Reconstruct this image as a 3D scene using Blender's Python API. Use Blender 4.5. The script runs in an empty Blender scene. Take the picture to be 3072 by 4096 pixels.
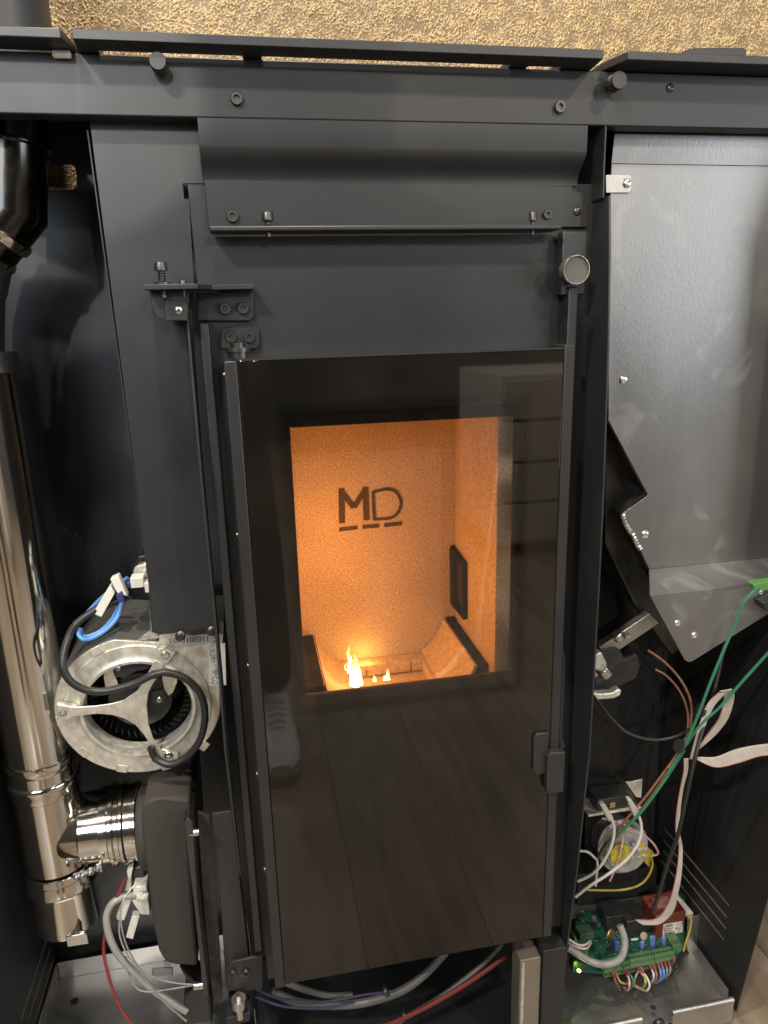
import bpy, bmesh, math, random
from mathutils import Vector as V, Matrix
from mathutils.geometry import tessellate_polygon
random.seed(11)
sc = bpy.context.scene
COL = sc.collection
# ---------------------------------------------------------------- camera
RT = V((0.98215797, -0.1861659, -0.02660807))
DN = V((-0.07324385, -0.24836152, -0.96589435))
FW = V((0.17320817, 0.95060971, -0.25756575))
CP = V((0.0, -0.736, 1.016))
F = 2900.0
cam = bpy.data.objects.new('camera', bpy.data.cameras.new('camera'))
COL.objects.link(cam)
cam.matrix_world = Matrix((( RT.x, -DN.x, -FW.x, CP.x), (RT.y, -DN.y, -FW.y, CP.y), (RT.z, -DN.z, -FW.z, CP.z), (0, 0, 0, 1)))
cam.data.sensor_fit = 'HORIZONTAL'
cam.data.sensor_width = 36.0
cam.data.lens = F / 3072 * 36.0
cam.data.clip_start = 0.01
cam.data.clip_end = 60
sc.camera = cam
# ---------------------------------------------------------------- world, room lamps and added cool fill, exposure
w = bpy.data.worlds.new('World'); sc.world = w; w.use_nodes = True
w.node_tree.nodes['Background'].inputs[0].default_value = (1.0, 0.93, 0.84, 1)
w.node_tree.nodes['Background'].inputs[1].default_value = 0.065
def lamp(name, kind, loc, energy, color, size=0.05, target=None, sy=None):
    l = bpy.data.lights.new(name, kind); l.energy = energy; l.color = color
    if kind == 'POINT': l.shadow_soft_size = size
    if kind == 'AREA':
        l.shape = 'RECTANGLE'; l.size = size; l.size_y = sy or size
    o = bpy.data.objects.new(name, l); COL.objects.link(o); o.location = loc
    if target is not None:
        o.rotation_euler = (V(target) - V(loc)).to_track_quat('-Z', 'Y').to_euler()
    return o
WARM = (1.0, 0.91, 0.79)
for x, y, z, e in ((-0.95, -1.45, 2.4, 95), (-0.83, -1.50, 2.4, 60), (1.15, -1.35, 2.4, 60), (-0.05, -0.45, 2.5, 105), (-0.70, -3.7, 2.35, 160), (0.75, -4.2, 2.35, 70), (2.1, -3.5, 2.35, 60), (-0.15, -0.28, 2.5, 22)):
    lamp('ceiling_spot', 'POINT', (x, y, z), e, WARM, 0.03)
lamp('unseen_cool_light', 'AREA', (2.75, -1.90, 1.30), 30, (0.90, 0.94, 1.0), 1.5, (0.56, 0, 1.05), 0.55)  # unseen cool source at right, widened to spread the hopper highlight
lamp('unseen_cool_light', 'AREA', (-0.95, -2.7, 1.85), 42, (0.76, 0.87, 1.0), 1.3, (-0.1, 0, 1.2), 0.9)  # added soft cool fill for the front plates, no window stands here
sc.view_settings.view_transform = 'Standard'
sc.view_settings.look = 'None'
sc.view_settings.exposure = 0.0
sc.cycles.max_bounces = 8
sc.cycles.transparent_max_bounces = 12
sc.cycles.sample_clamp_indirect = 4.0
sc.cycles.use_denoising = True
# ---------------------------------------------------------------- helpers
def ray(u, v): return RT * ((u - 1536) / F) + DN * ((v - 2048) / F) + FW
def at(u, v, Y=0.0):
    d = ray(u, v); return CP + d * ((Y - CP.y) / d.y)
def atx(u, v, X):
    d = ray(u, v); return CP + d * ((X - CP.x) / d.x)
def atz(u, v, Z):
    d = ray(u, v); return CP + d * ((Z - CP.z) / d.z)
def atp(u, v, P, n):
    d = ray(u, v); return CP + d * ((P - CP).dot(n) / d.dot(n))
def pxm(n, P): return n * (P - CP).dot(FW) / F
EX, EY, EZ = V((1, 0, 0)), V((0, 1, 0)), V((0, 0, 1))

def spline(pts, k=8):
    pts = [V(p) for p in pts]
    if len(pts) < 3: return pts
    P = [pts[0] * 2 - pts[1]] + pts + [pts[-1] * 2 - pts[-2]]
    out = []
    for i in range(1, len(P) - 2):
        a, b, c, d = P[i - 1:i + 3]
        for j in range(k):
            t = j / k
            out.append(0.5 * ((2 * b) + (c - a) * t + (2 * a - 5 * b + 4 * c - d) * t * t + (3 * b - a - 3 * c + d) * t ** 3))
    out.append(pts[-1]); return out

class MB:
    def __init__(s): s.v = []; s.f = []; s.m = []
    def add(s, vs, fs, mi=0):
        o = len(s.v); s.v += [tuple(p) for p in vs]
        s.f += [[i + o for i in f] for f in fs]; s.m += [mi] * len(fs); return s
    def obox(s, o, a, b, c, mi=0):
        o, a, b, c = V(o), V(a), V(b), V(c)
        vs = [o, o + a, o + a + b, o + b, o + c, o + a + c, o + a + b + c, o + b + c]
        return s.add(vs, [(0, 3, 2, 1), (4, 5, 6, 7), (0, 1, 5, 4), (1, 2, 6, 5), (2, 3, 7, 6), (3, 0, 4, 7)], mi)
    def box(s, x0, x1, y0, y1, z0, z1, mi=0):
        return s.obox((x0, y0, z0), (x1 - x0, 0, 0), (0, y1 - y0, 0), (0, 0, z1 - z0), mi)
    def prism(s, loops, ext, mi=0):
        if not isinstance(loops[0], (list, tuple)): loops = [loops]
        loops = [[V(p) for p in l] for l in loops]; ext = V(ext)
        flat = [p for l in loops for p in l]; n = len(flat)
        tris = tessellate_polygon(loops)
        vs = flat + [p + ext for p in flat]; fs = []
        for t in tris:
            fs.append(tuple(t)); fs.append(tuple(i + n for i in reversed(t)))
        o = 0
        for l in loops:
            k = len(l)
            for i in range(k):
                j = (i + 1) % k; fs.append((o + i, o + j, o + j + n, o + i + n))
            o += k
        return s.add(vs, fs, mi)
    def tube(s, pts, r, n=8, mi=0, caps=True):
        pts = [V(p) for p in pts]; rs = r if isinstance(r, (list, tuple)) else [r] * len(pts)
        t = (pts[1] - pts[0]).normalized(); up = V((0, 0, 1)) if abs(t.z) < .9 else V((0, 1, 0))
        a = t.cross(up).normalized(); vs = []; fs = []
        for i, p in enumerate(pts):
            t = (pts[min(i + 1, len(pts) - 1)] - pts[max(i - 1, 0)]).normalized()
            a = (a - t * a.dot(t)).normalized(); b = t.cross(a)
            for j in range(n):
                q = 2 * math.pi * j / n; vs.append(p + (a * math.cos(q) + b * math.sin(q)) * rs[i])
        for i in range(len(pts) - 1):
            for j in range(n):
                k = (j + 1) % n; fs.append((i * n + j, i * n + k, (i + 1) * n + k, (i + 1) * n + j))
        if caps: fs.append(tuple(range(n - 1, -1, -1))); fs.append(tuple((len(pts) - 1) * n + j for j in range(n)))
        return s.add(vs, fs, mi)
    def lathe(s, o, ax, prof, n=32, mi=0, caps=True):
        """prof = [(distance along ax, radius)]"""
        o, ax = V(o), V(ax).normalized(); up = V((0, 0, 1)) if abs(ax.z) < .9 else V((1, 0, 0))
        a = ax.cross(up).normalized(); b = ax.cross(a); vs = []; fs = []
        for (t, r) in prof:
            for j in range(n):
                q = 2 * math.pi * j / n; rr = r(q) if callable(r) else r
                vs.append(o + ax * t + (a * math.cos(q) + b * math.sin(q)) * rr)
        for i in range(len(prof) - 1):
            for j in range(n):
                k = (j + 1) % n; fs.append((i * n + j, i * n + k, (i + 1) * n + k, (i + 1) * n + j))
        if caps: fs.append(tuple(range(n - 1, -1, -1))); fs.append(tuple((len(prof) - 1) * n + j for j in range(n)))
        return s.add(vs, fs, mi)
    def strip(s, L, R, th, mi=0):
        """a ribbon between two edge polylines with real thickness"""
        L = [V(p) for p in L]; R = [V(p) for p in R]; n = len(L); vs = []; fs = []
        for i in range(n):
            t = L[min(i + 1, n - 1)] - L[max(i - 1, 0)]
            nn = (R[i] - L[i]).cross(t)
            nn = nn.normalized() * th if nn.length > 1e-9 else V((0, th, 0))
            vs += [L[i], R[i], R[i] + nn, L[i] + nn]
        for i in range(n - 1):
            for j in range(4):
                k = (j + 1) % 4; fs.append((i * 4 + j, i * 4 + k, i * 4 + 4 + k, i * 4 + 4 + j))
        fs.append((3, 2, 1, 0)); fs.append(tuple(4 * n - 4 + j for j in range(4)))
        return s.add(vs, fs, mi)
    def mesh(s, name, mats):
        me = bpy.data.meshes.new(name); me.from_pydata(s.v, [], s.f)
        for m in (mats if isinstance(mats, (list, tuple)) else [mats]): me.materials.append(m)
        for p, mi in zip(me.polygons, s.m): p.material_index = mi
        bm = bmesh.new(); bm.from_mesh(me); bmesh.ops.recalc_face_normals(bm, faces=bm.faces); bm.to_mesh(me); bm.free()
        me.polygons.foreach_set('use_smooth', [True] * len(me.polygons))
        me.set_sharp_from_angle(angle=math.radians(32)); me.update()
        return me
    def build(s, name, mats, parent=None, bevel=0.0, label=None):
        return link(name, s.mesh(name, mats), parent, bevel, label)

def link(name, me, parent=None, bevel=0.0, label=None):
    o = bpy.data.objects.new(name, me); COL.objects.link(o)
    if parent is not None:
        o.parent = parent
        o.matrix_parent_inverse = Matrix.Translation(-parent.location)
    if bevel:
        b = o.modifiers.new('edge', 'BEVEL'); b.width = bevel; b.segments = 2; b.limit_method = 'ANGLE'; b.angle_limit = math.radians(50)
        b.harden_normals = False
    if label: o['label'] = label
    return o

def thing(name, label, cat, loc=(0, 0, 0), group=None):
    o = bpy.data.objects.new(name, None); COL.objects.link(o); o.location = loc; o.empty_display_size = .05
    return tag(o, label, cat, group)
def tag(o, label, cat, group=None):
    o['label'] = label; o['category'] = cat
    if group: o['group'] = group
    return o

# ---------------------------------------------------------------- materials
def mat(name, col, rough=0.5, metal=0.0, var=0.0, vscale=40, bump=0.0, bscale=300, stretch=(1, 1, 1), spec=0.5, rvar=0.0, col2=None, coat=0.0):
    m = bpy.data.materials.new(name); m.use_nodes = True; nt = m.node_tree; N, L = nt.nodes, nt.links
    b = N['Principled BSDF']; b.inputs['Base Color'].default_value = (*col, 1); b.inputs['Roughness'].default_value = rough
    b.inputs['Metallic'].default_value = metal; b.inputs['Specular IOR Level'].default_value = spec
    if coat: b.inputs['Coat Weight'].default_value = coat; b.inputs['Coat Roughness'].default_value = .15
    if var or bump or rvar:
        tc = N.new('ShaderNodeTexCoord'); mp = N.new('ShaderNodeMapping'); mp.inputs['Scale'].default_value = stretch
        L.new(tc.outputs['Object'], mp.inputs['Vector'])
    if var or rvar:
        n = N.new('ShaderNodeTexNoise'); n.inputs['Scale'].default_value = vscale; n.inputs['Detail'].default_value = 5
        n.inputs['Roughness'].default_value = .6
        L.new(mp.outputs[0], n.inputs['Vector'])
        if var:
            r = N.new('ShaderNodeMix'); r.data_type = 'RGBA'
            c2 = col2 or tuple(min(1, c * (1 + var)) for c in col)
            c1 = col if col2 else tuple(c * (1 - var) for c in col)
            r.inputs[6].default_value = (*c1, 1); r.inputs[7].default_value = (*c2, 1)
            cr = N.new('ShaderNodeMapRange'); cr.inputs[1].default_value = .3; cr.inputs[2].default_value = .7
            L.new(n.outputs['Fac'], cr.inputs[0]); L.new(cr.outputs[0], r.inputs[0]); L.new(r.outputs[2], b.inputs['Base Color'])
        if rvar:
            mr = N.new('ShaderNodeMapRange'); mr.inputs[1].default_value = .3; mr.inputs[2].default_value = .7
            mr.inputs[3].default_value = max(.02, rough - rvar); mr.inputs[4].default_value = min(1, rough + rvar)
            L.new(n.outputs['Fac'], mr.inputs[0]); L.new(mr.outputs[0], b.inputs['Roughness'])
    if bump:
        n2 = N.new('ShaderNodeTexNoise'); n2.inputs['Scale'].default_value = bscale; n2.inputs['Detail'].default_value = 4
        L.new(mp.outputs[0], n2.inputs['Vector'])
        bp = N.new('ShaderNodeBump'); bp.inputs['Strength'].default_value = bump; bp.inputs['Distance'].default_value = .001
        L.new(n2.outputs['Fac'], bp.inputs['Height']); L.new(bp.outputs[0], b.inputs['Normal'])
    return m

def emit(name, col, strength):
    m = bpy.data.materials.new(name); m.use_nodes = True; b = m.node_tree.nodes['Principled BSDF']
    b.inputs['Base Color'].default_value = (*col, 1)
    b.inputs['Emission Color'].default_value = (*col, 1); b.inputs['Emission Strength'].default_value = strength
    return m

PAINT = mat('black_satin_paint', (.0180, .0195, .0218), .43, 0, .12, 9, .10, 2600, rvar=.05, spec=.55)
def dust(m, col, lo, amt):
    N, L = m.node_tree.nodes, m.node_tree.links; b = N['Principled BSDF']; tc = N.new('ShaderNodeTexCoord')
    n = N.new('ShaderNodeTexNoise'); n.inputs['Scale'].default_value = 240; n.inputs['Detail'].default_value = 2; L.new(tc.outputs['Object'], n.inputs['Vector'])
    g = N.new('ShaderNodeTexNoise'); g.inputs['Scale'].default_value = 5; g.inputs['Detail'].default_value = 5; L.new(tc.outputs['Object'], g.inputs['Vector'])
    a = N.new('ShaderNodeMapRange'); a.inputs[1].default_value = lo; a.inputs[2].default_value = lo + .06; L.new(n.outputs['Fac'], a.inputs[0])
    c = N.new('ShaderNodeMapRange'); c.inputs[1].default_value = .42; c.inputs[2].default_value = .75; c.inputs[4].default_value = .35; L.new(g.outputs['Fac'], c.inputs[0])
    s_ = N.new('ShaderNodeMath'); s_.operation = 'MAXIMUM'; L.new(a.outputs[0], s_.inputs[0]); L.new(c.outputs[0], s_.inputs[1])
    k = N.new('ShaderNodeMath'); k.operation = 'MULTIPLY'; k.inputs[1].default_value = amt; L.new(s_.outputs[0], k.inputs[0])
    x = N.new('ShaderNodeMix'); x.data_type = 'RGBA'; x.inputs[7].default_value = (*col, 1); L.new(k.outputs[0], x.inputs[0])
    L.new(b.inputs['Base Color'].links[0].from_socket, x.inputs[6]); L.new(x.outputs[2], b.inputs['Base Color'])
dust(PAINT, (.10, .10, .098), .70, .28)
INNER = mat('black_inner_paint', (.016, .016, .017), .5, 0, .15, 12, .10, 2000, rvar=.06)
DOORP = mat('door_frame_paint', (.020, .020, .021), .42, 0, .10, 12, .08, 2600, rvar=.05)
CAST = mat('dark_textured_coating', (.036, .030, .026), .75, 0, .25, 900, .5, 1500)
GALV = mat('galvanised_sheet', (.47, .455, .43), .38, .92, .09, 18, .22, 420, (1, 1, .14), rvar=.07)
ZINC = mat('zinc_plate', (.68, .655, .57), .44, .68, .22, 120, .25, 500, (1, 1, .6), rvar=.10)
STEEL = mat('polished_stainless', (.60, .57, .51), .10, 1.0, .05, 60, .05, 700, (1, 1, .02), rvar=.03)
BRIGHT = mat('bright_steel', (.62, .60, .57), .28, 1.0, .1, 300, rvar=.05)
DKSTEEL = mat('blackened_steel', (.10, .097, .093), .36, .85, .2, 300, rvar=.06)
RIVET = mat('rivet_aluminium', (.80, .79, .76), .25, .95)
RUBBER = mat('black_rubber', (.018, .018, .018), .42, 0, .1, 100, spec=.5)
BLKPL = mat('black_plastic', (.022, .022, .022), .4, 0, .1, 80)
NYLON = mat('white_nylon', (.62, .60, .54), .5, 0, .06, 60)
BLUEP = mat('navy_plastic', (.03, .03, .14), .45)
SILI = mat('silicone_tube', (.23, .225, .205), .32, 0, .06, 60)
DKGLOSS = mat('dark_gloss_steel', (.06, .055, .05), .20, 1.0, .1, 60, rvar=.05)
GALVH = mat('hopper_sheet_metal', (.27, .271, .268), .40, .93, .14, 6, .16, 420, (1, 1, .4), rvar=.08)
def smudge(m):
    N, L = m.node_tree.nodes, m.node_tree.links; b = N['Principled BSDF']
    tc = N.new('ShaderNodeTexCoord'); n = N.new('ShaderNodeTexNoise'); n.inputs['Scale'].default_value = 11; n.inputs['Detail'].default_value = 2.5; n.inputs['Distortion'].default_value = 1.6
    L.new(tc.outputs['Object'], n.inputs['Vector']); mr = N.new('ShaderNodeMapRange'); mr.inputs[1].default_value = .60; mr.inputs[2].default_value = .68; L.new(n.outputs['Fac'], mr.inputs[0])
    for sock, v2 in (('Base Color', (.52, .51, .49, 1)), ('Roughness', .62), ('Metallic', .55)):
        src = b.inputs[sock].links[0].from_socket if b.inputs[sock].links else None
        x = N.new('ShaderNodeMix'); x.data_type = 'RGBA' if sock == 'Base Color' else 'FLOAT'
        ia, ib, io = (6, 7, 2) if sock == 'Base Color' else (2, 3, 0)
        if src: L.new(src, x.inputs[ia])
        else: x.inputs[ia].default_value = b.inputs[sock].default_value
        x.inputs[ib].default_value = v2; mm = N.new('ShaderNodeMath'); mm.operation = 'MULTIPLY'; mm.inputs[1].default_value = .20; L.new(mr.outputs[0], mm.inputs[0]); L.new(mm.outputs[0], x.inputs[0])
        L.new(x.outputs[io], b.inputs[sock])
smudge(GALVH)
VERM = None
def wire_mat(name, c, r=.45): return mat(name, c, r, 0, .08, 90)
W_BLUE = wire_mat('blue_insulation', (.10, .26, .60)); W_GREEN = wire_mat('green_insulation', (.035, .17, .105))
W_BROWN = wire_mat('brown_insulation', (.23, .11, .06)); W_BLACK = wire_mat('black_insulation', (.02, .02, .02))
W_WHITE = wire_mat('white_insulation', (.52, .49, .46)); W_PINK = wire_mat('pink_insulation', (.62, .36, .36))
W_YEL = wire_mat('yellow_insulation', (.42, .31, .05)); W_RED = wire_mat('red_insulation', (.16, .022, .02))
W_GREY = wire_mat('grey_insulation', (.21, .205, .19)); W_RIB = wire_mat('ribbon_insulation', (.46, .42, .37), .55)
W_RIBR = wire_mat('ribbon_red_edge', (.42, .10, .09)); W_NAVY = wire_mat('navy_insulation', (.03, .035, .07)); W_DGREY = wire_mat('dark_grey_hose', (.085, .082, .076)); BRAID = mat('braided_steel', (.55, .52, .47), .35, .9, .35, 900, .6, 900)
PCB = mat('circuit_board_green', (.007, .050, .034), .35, 0, .45, 260, col2=(.012, .095, .062))
TERM = mat('terminal_green', (.065, .135, .055), .45, 0, .06, 80)
TRAFO = mat('transformer_resin', (.15, .032, .022), .4, 0, .08, 60)
VARI = mat('varistor_blue', (.13, .17, .46), .4)
STICK = mat('paper_sticker', (.62, .59, .53), .6, 0, .05, 90)
INK = mat('black_ink', (.012, .012, .012), .6)
BRASS = mat('brass_tab', (.62, .42, .16), .35, .9)
YELP = mat('yellow_plastic', (.42, .33, .03), .45, 0, .1, 60)
CLEARP = mat('clear_plastic', (.30, .29, .27), .18, 0, .15, 40, coat=.4)

# vermiculite lining: tan, speckled, grainy
def vermiculite():
    m = bpy.data.materials.new('vermiculite'); m.use_nodes = True; N, L = m.node_tree.nodes, m.node_tree.links
    b = N['Principled BSDF']; b.inputs['Roughness'].default_value = .85
    tc = N.new('ShaderNodeTexCoord')
    n1 = N.new('ShaderNodeTexNoise'); n1.inputs['Scale'].default_value = 420; n1.inputs['Detail'].default_value = 6; n1.inputs['Roughness'].default_value = .75
    n2 = N.new('ShaderNodeTexNoise'); n2.inputs['Scale'].default_value = 14; n2.inputs['Detail'].default_value = 4
    for n in (n1, n2): L.new(tc.outputs['Object'], n.inputs['Vector'])
    r = N.new('ShaderNodeValToRGB'); e = r.color_ramp.elements
    e[0].position = .36; e[0].color = (.30, .20, .12, 1); e[1].position = .62; e[1].color = (.74, .60, .43, 1)
    L.new(n1.outputs['Fac'], r.inputs[0])
    mx = N.new('ShaderNodeMix'); mx.data_type = 'RGBA'; mx.blend_type = 'MULTIPLY'; mx.inputs[0].default_value = 1
    r2 = N.new('ShaderNodeValToRGB'); r2.color_ramp.elements[0].position = .3; r2.color_ramp.elements[0].color = (.86, .84, .82, 1)
    r2.color_ramp.elements[1].position = .7; r2.color_ramp.elements[1].color = (1, 1, 1, 1)
    L.new(n2.outputs['Fac'], r2.inputs[0]); L.new(r.outputs[0], mx.inputs[6]); L.new(r2.outputs[0], mx.inputs[7]); L.new(mx.outputs[2], b.inputs['Base Color'])
    bp = N.new('ShaderNodeBump'); bp.inputs['Strength'].default_value = .7; bp.inputs['Distance'].default_value = .0012
    L.new(n1.outputs['Fac'], bp.inputs['Height']); L.new(bp.outputs[0], b.inputs['Normal'])
    return m
VERM = vermiculite()
SOOT = mat('sooty_iron', (.018, .013, .010), .95, 0, .5, 60, .4, 500, spec=.08)

# oak laminate plank
def oak(i):
    m = bpy.data.materials.new('oak_laminate'); m.use_nodes = True; N, L = m.node_tree.nodes, m.node_tree.links
    b = N['Principled BSDF']; b.inputs['Roughness'].default_value = .38
    tc = N.new('ShaderNodeTexCoord'); mp = N.new('ShaderNodeMapping'); mp.inputs['Scale'].default_value = (1, .10, 1); mp.inputs['Location'].default_value = (i * 3.7, i * 1.9, 0)
    L.new(tc.outputs['Object'], mp.inputs['Vector'])
    n = N.new('ShaderNodeTexNoise'); n.inputs['Scale'].default_value = 13; n.inputs['Detail'].default_value = 3; n.inputs['Distortion'].default_value = .6
    L.new(mp.outputs[0], n.inputs['Vector'])
    ml = N.new('ShaderNodeMath'); ml.operation = 'MULTIPLY'; ml.inputs[1].default_value = 9; L.new(n.outputs['Fac'], ml.inputs[0])
    fr = N.new('ShaderNodeMath'); fr.operation = 'PINGPONG'; fr.inputs[1].default_value = 1; L.new(ml.outputs[0], fr.inputs[0])
    n2 = N.new('ShaderNodeTexNoise'); n2.inputs['Scale'].default_value = 260; n2.inputs['Detail'].default_value = 4; L.new(mp.outputs[0], n2.inputs['Vector'])
    ad = N.new('ShaderNodeMath'); ad.operation = 'MULTIPLY_ADD'; ad.inputs[1].default_value = .55; L.new(n2.outputs['Fac'], ad.inputs[0]); L.new(fr.outputs[0], ad.inputs[2])
    r = N.new('ShaderNodeValToRGB'); e = r.color_ramp.elements; k = (.9, 1.0, 1.12)[i % 3]
    e[0].position = .25; e[0].color = (.165 * k, .126 * k, .088 * k, 1); e[1].position = 1.05 if False else 1.0; e[1].color = (.245 * k, .192 * k, .136 * k, 1)
    L.new(ad.outputs[0], r.inputs[0]); L.new(r.outputs[0], b.inputs['Base Color'])
    return m
OAK = [oak(i) for i in range(6)]

# stucco: beige plaster of small beads
def stucco():
    m = bpy.data.materials.new('bead_stucco'); m.use_nodes = True; N, L = m.node_tree.nodes, m.node_tree.links
    b = N['Principled BSDF']; b.inputs['Roughness'].default_value = .6
    tc = N.new('ShaderNodeTexCoord')
    n = N.new('ShaderNodeTexNoise'); n.inputs['Scale'].default_value = 60; n.inputs['Detail'].default_value = 3; L.new(tc.outputs['Object'], n.inputs['Vector'])
    r = N.new('ShaderNodeValToRGB'); e = r.color_ramp.elements
    e[0].position = .3; e[0].color = (.140, .089, .041, 1); e[1].position = .7; e[1].color = (.170, .110, .053, 1)
    L.new(n.outputs['Fac'], r.inputs[0]); L.new(r.outputs[0], b.inputs['Base Color'])
    return m
STUCCO = stucco()
LED = emit('green_led', (.25, 1.0, .05), 30)

# ---------------------------------------------------------------- setting: floor and wall
PW = 0.212
for ob in [MB().box(-1.9, 2.9, -5.6, .44, -.03, -.009).build('floor', mat('underlay', (.05, .045, .04), .9))]:
    ob['kind'] = 'structure'; floor = ob
pm = {}
x = 0.125 - 9 * PW; row = 0
while x < 2.9:
    y = -5.6 + random.uniform(.1, 1.2); ys = [-5.6, y]
    while y < .44: y += 1.38; ys.append(min(y, .44))
    if 0 < x + PW and x < .6: ys = [q for q in ys if q < -1.6] + [.44]
    for a, b in zip(ys, ys[1:]):
        if b - a < .02: continue
        MB().box(x + .0005, x + PW - .0005, a + .0008, b - .0008, -.009, 0).build('plank', OAK[random.randrange(6)], floor, .0006)
    x += PW; row += 1
# wall with really raised beads in the part above and behind the stove
from mathutils import noise as NZ
BEAD = mat('stucco_bead', (.37, .265, .125), .5, 0, .08, 200)
def wall_patch(x0, x1, z0, z1, step):
    nx = int((x1 - x0) / step); nz = int((z1 - z0) / step); vs = []; fs = []; ms = []; hs = []
    for j in range(nz + 1):
        for i in range(nx + 1):
            X = x0 + i * step; Z = z0 + j * step
            a = NZ.noise(V((X * 560, Z * 560, 1.3))); c = NZ.noise(V((X * 60, Z * 60, 7.1))); d = NZ.noise(V((X * 900, Z * 900, 4.4)))
            h = max(0, a + .38 * c + .35 * d - .10); hs.append(h)
            vs.append((X, .2895 - .0036 * min(h, .6) - .0008 * c, Z))
    for j in range(nz):
        for i in range(nx):
            k = j * (nx + 1) + i; fs.append((k, k + 1, k + nx + 2, k + nx + 1)); ms.append(1 if hs[k] + hs[k + nx + 2] > .10 else 0)
    return vs, fs, ms
mb = MB(); mb.box(-1.9, 2.9, .295, .44, 0, 2.5)
wall = mb.build('wall', STUCCO); wall['kind'] = 'structure'
mb = MB()
for a in ((-.36, .78, 1.215, 1.445, .00078), (-.28, -.15, 1.15, 1.2145, .00075)):
    v_, f_, m_ = wall_patch(*a); o_ = len(mb.v); mb.v += v_; mb.f += [[q + o_ for q in f] for f in f_]; mb.m += m_
me = bpy.data.meshes.new('stucco_beads'); me.from_pydata(mb.v, [], mb.f); me.materials.append(STUCCO); me.materials.append(BEAD)
me.polygons.foreach_set('material_index', mb.m); me.polygons.foreach_set('use_smooth', [True] * len(mb.f)); me.update()
st = link('stucco_beads', me, wall); st['kind'] = 'stuff'
# ---------------------------------------------------------------- fasteners (meshes shared by many objects; axis -Y, unit = head radius 1)
def hexr(a): return lambda q: a / math.cos((q % (math.pi / 3)) - math.pi / 6)
def sock_mesh(name, m, n=24):
    return MB().lathe((0, 0, 0), (0, -1, 0), [(0, 1.0), (.55, 1.0), (.72, .9), (.72, hexr(.5)), (.25, hexr(.48)), (.25, .02)], n).mesh(name, m)
def pan_mesh(name, m, cross=True):
    mb = MB().lathe((0, 0, 0), (0, -1, 0), [(0, 1.0), (.18, 1.0), (.42, .8), (.55, .45), (.58, .02)], 20)
    if cross:
        mb.obox((-.42, -.62, -.09), (.84, 0, 0), (0, .25, 0), (0, 0, .18), 1); mb.obox((-.09, -.621, -.42), (.18, 0, 0), (0, .25, 0), (0, 0, .84), 1)
    return mb.mesh(name, [m, INK])
def rivet_mesh():
    return MB().lathe((0, 0, 0), (0, -1, 0), [(0, 1.0), (.15, 1.0), (.42, .75), (.5, .42), (.30, .40), (.30, .22), (.42, .18), (.42, .02)], 20).mesh('rivet', RIVET)
def torx_mesh():
    st = lambda q: .42 + .13 * math.cos(6 * q)
    return MB().lathe((0, 0, 0), (0, -1, 0), [(0, 1.0), (.25, 1.0), (.4, .85), (.4, st), (.15, st), (.15, .02)], 36).mesh('screw', BRIGHT)
M_SOCK = sock_mesh('bolt', DKSTEEL); M_PAN = pan_mesh('screw', DKSTEEL); M_RIV = rivet_mesh(); M_TORX = torx_mesh()
M_PANB = pan_mesh('screw', BRIGHT)
def fix(name, me, u, v, Y, rpx, parent, rot=None, P=None):
    P = P if P is not None else at(u, v, Y); r = pxm(rpx, P)
    o = link(name, me, parent); o.location = P; o.scale = (r, r, r)
    if rot: o.rotation_euler = rot
    else: o.rotation_euler = (0, random.uniform(0, 6), 0)
    return o
def bolt_v(name, u, v0, v1, Y, rpx, parent, m=DKSTEEL):
    """an upright cap bolt whose head spans pixel rows v0..v1; shank hangs below"""
    a, b = at(u, v0, Y), at(u, v1, Y); r = pxm(rpx, a); h = a.z - b.z
    mb = MB().lathe((a.x, Y, b.z), (0, 0, 1), [(0, r), (h * .9, r), (h, r * .93), (h, hexr(r * .5)), (h * .5, hexr(r * .5)), (h * .5, r * .02)], 24)
    return a, b, r, mb

# ---------------------------------------------------------------- THE STOVE
stove = thing('pellet_stove', 'slim black pellet stove, outer casing off, fire burning behind its glass door', 'stove', (0.15, 0.1, 0))
S = stove
ZB = 1.2432; YF = .024
def pz(pts, z): return [atz(u, v, z) for u, v in pts]
def py(pts, Y): return [at(u, v, Y) for u, v in pts]
def flatY(pts, Y): return [V((p.x, Y, p.z)) for p in pts]
# top plates (underside seen), slots cut through
def slot(u0, u1, vv):
    a = atz(u0, vv[0], ZB); b = atz(u1, vv[1], ZB); x0, x1 = a.x, b.x; y0 = (a.y + b.y) / 2
    return [V((x0, y0, ZB)), V((x1, y0, ZB)), V((x1, y0 + .055, ZB)), V((x0, y0 + .055, ZB))]
def plate(front, rest, slots):
    pts = [V((p.x, -.031, ZB)) for p in (at(u, 150, -.031) for u in front)] + rest
    MB().prism([pts] + slots, (0, 0, .0075)).build('top_plate', PAINT, S, .0008)
b = lambda u, v, Y: V((atz(u, v, ZB).x, Y, ZB))
pL, pR = atz(302, 211, ZB), atz(315, 213, ZB); qL, qR = atz(2366, 278, ZB), atz(2403, 287, ZB)
plate((-260, 244), [V((pL.x, pL.y, ZB)), V((pL.x + .004, .2385, ZB)), V((-.5, .2385, ZB))], [slot(-60, 203, (196, 205))])
plate((290, 2418), [V((qL.x, qL.y, ZB)), V((qL.x - .004, .2385, ZB)), V((pR.x - .004, .2385, ZB)), V((pR.x, pR.y, ZB))],
      [slot(393, 972, (202, 227)), slot(1048, 2042, (226, 262)), slot(2118, 2242, (263, 273))])
plate((2517, 3300), [V((.85, .2385, ZB)), V((qR.x, .2385, ZB)), V((qR.x, qR.y, ZB))], [])
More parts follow.
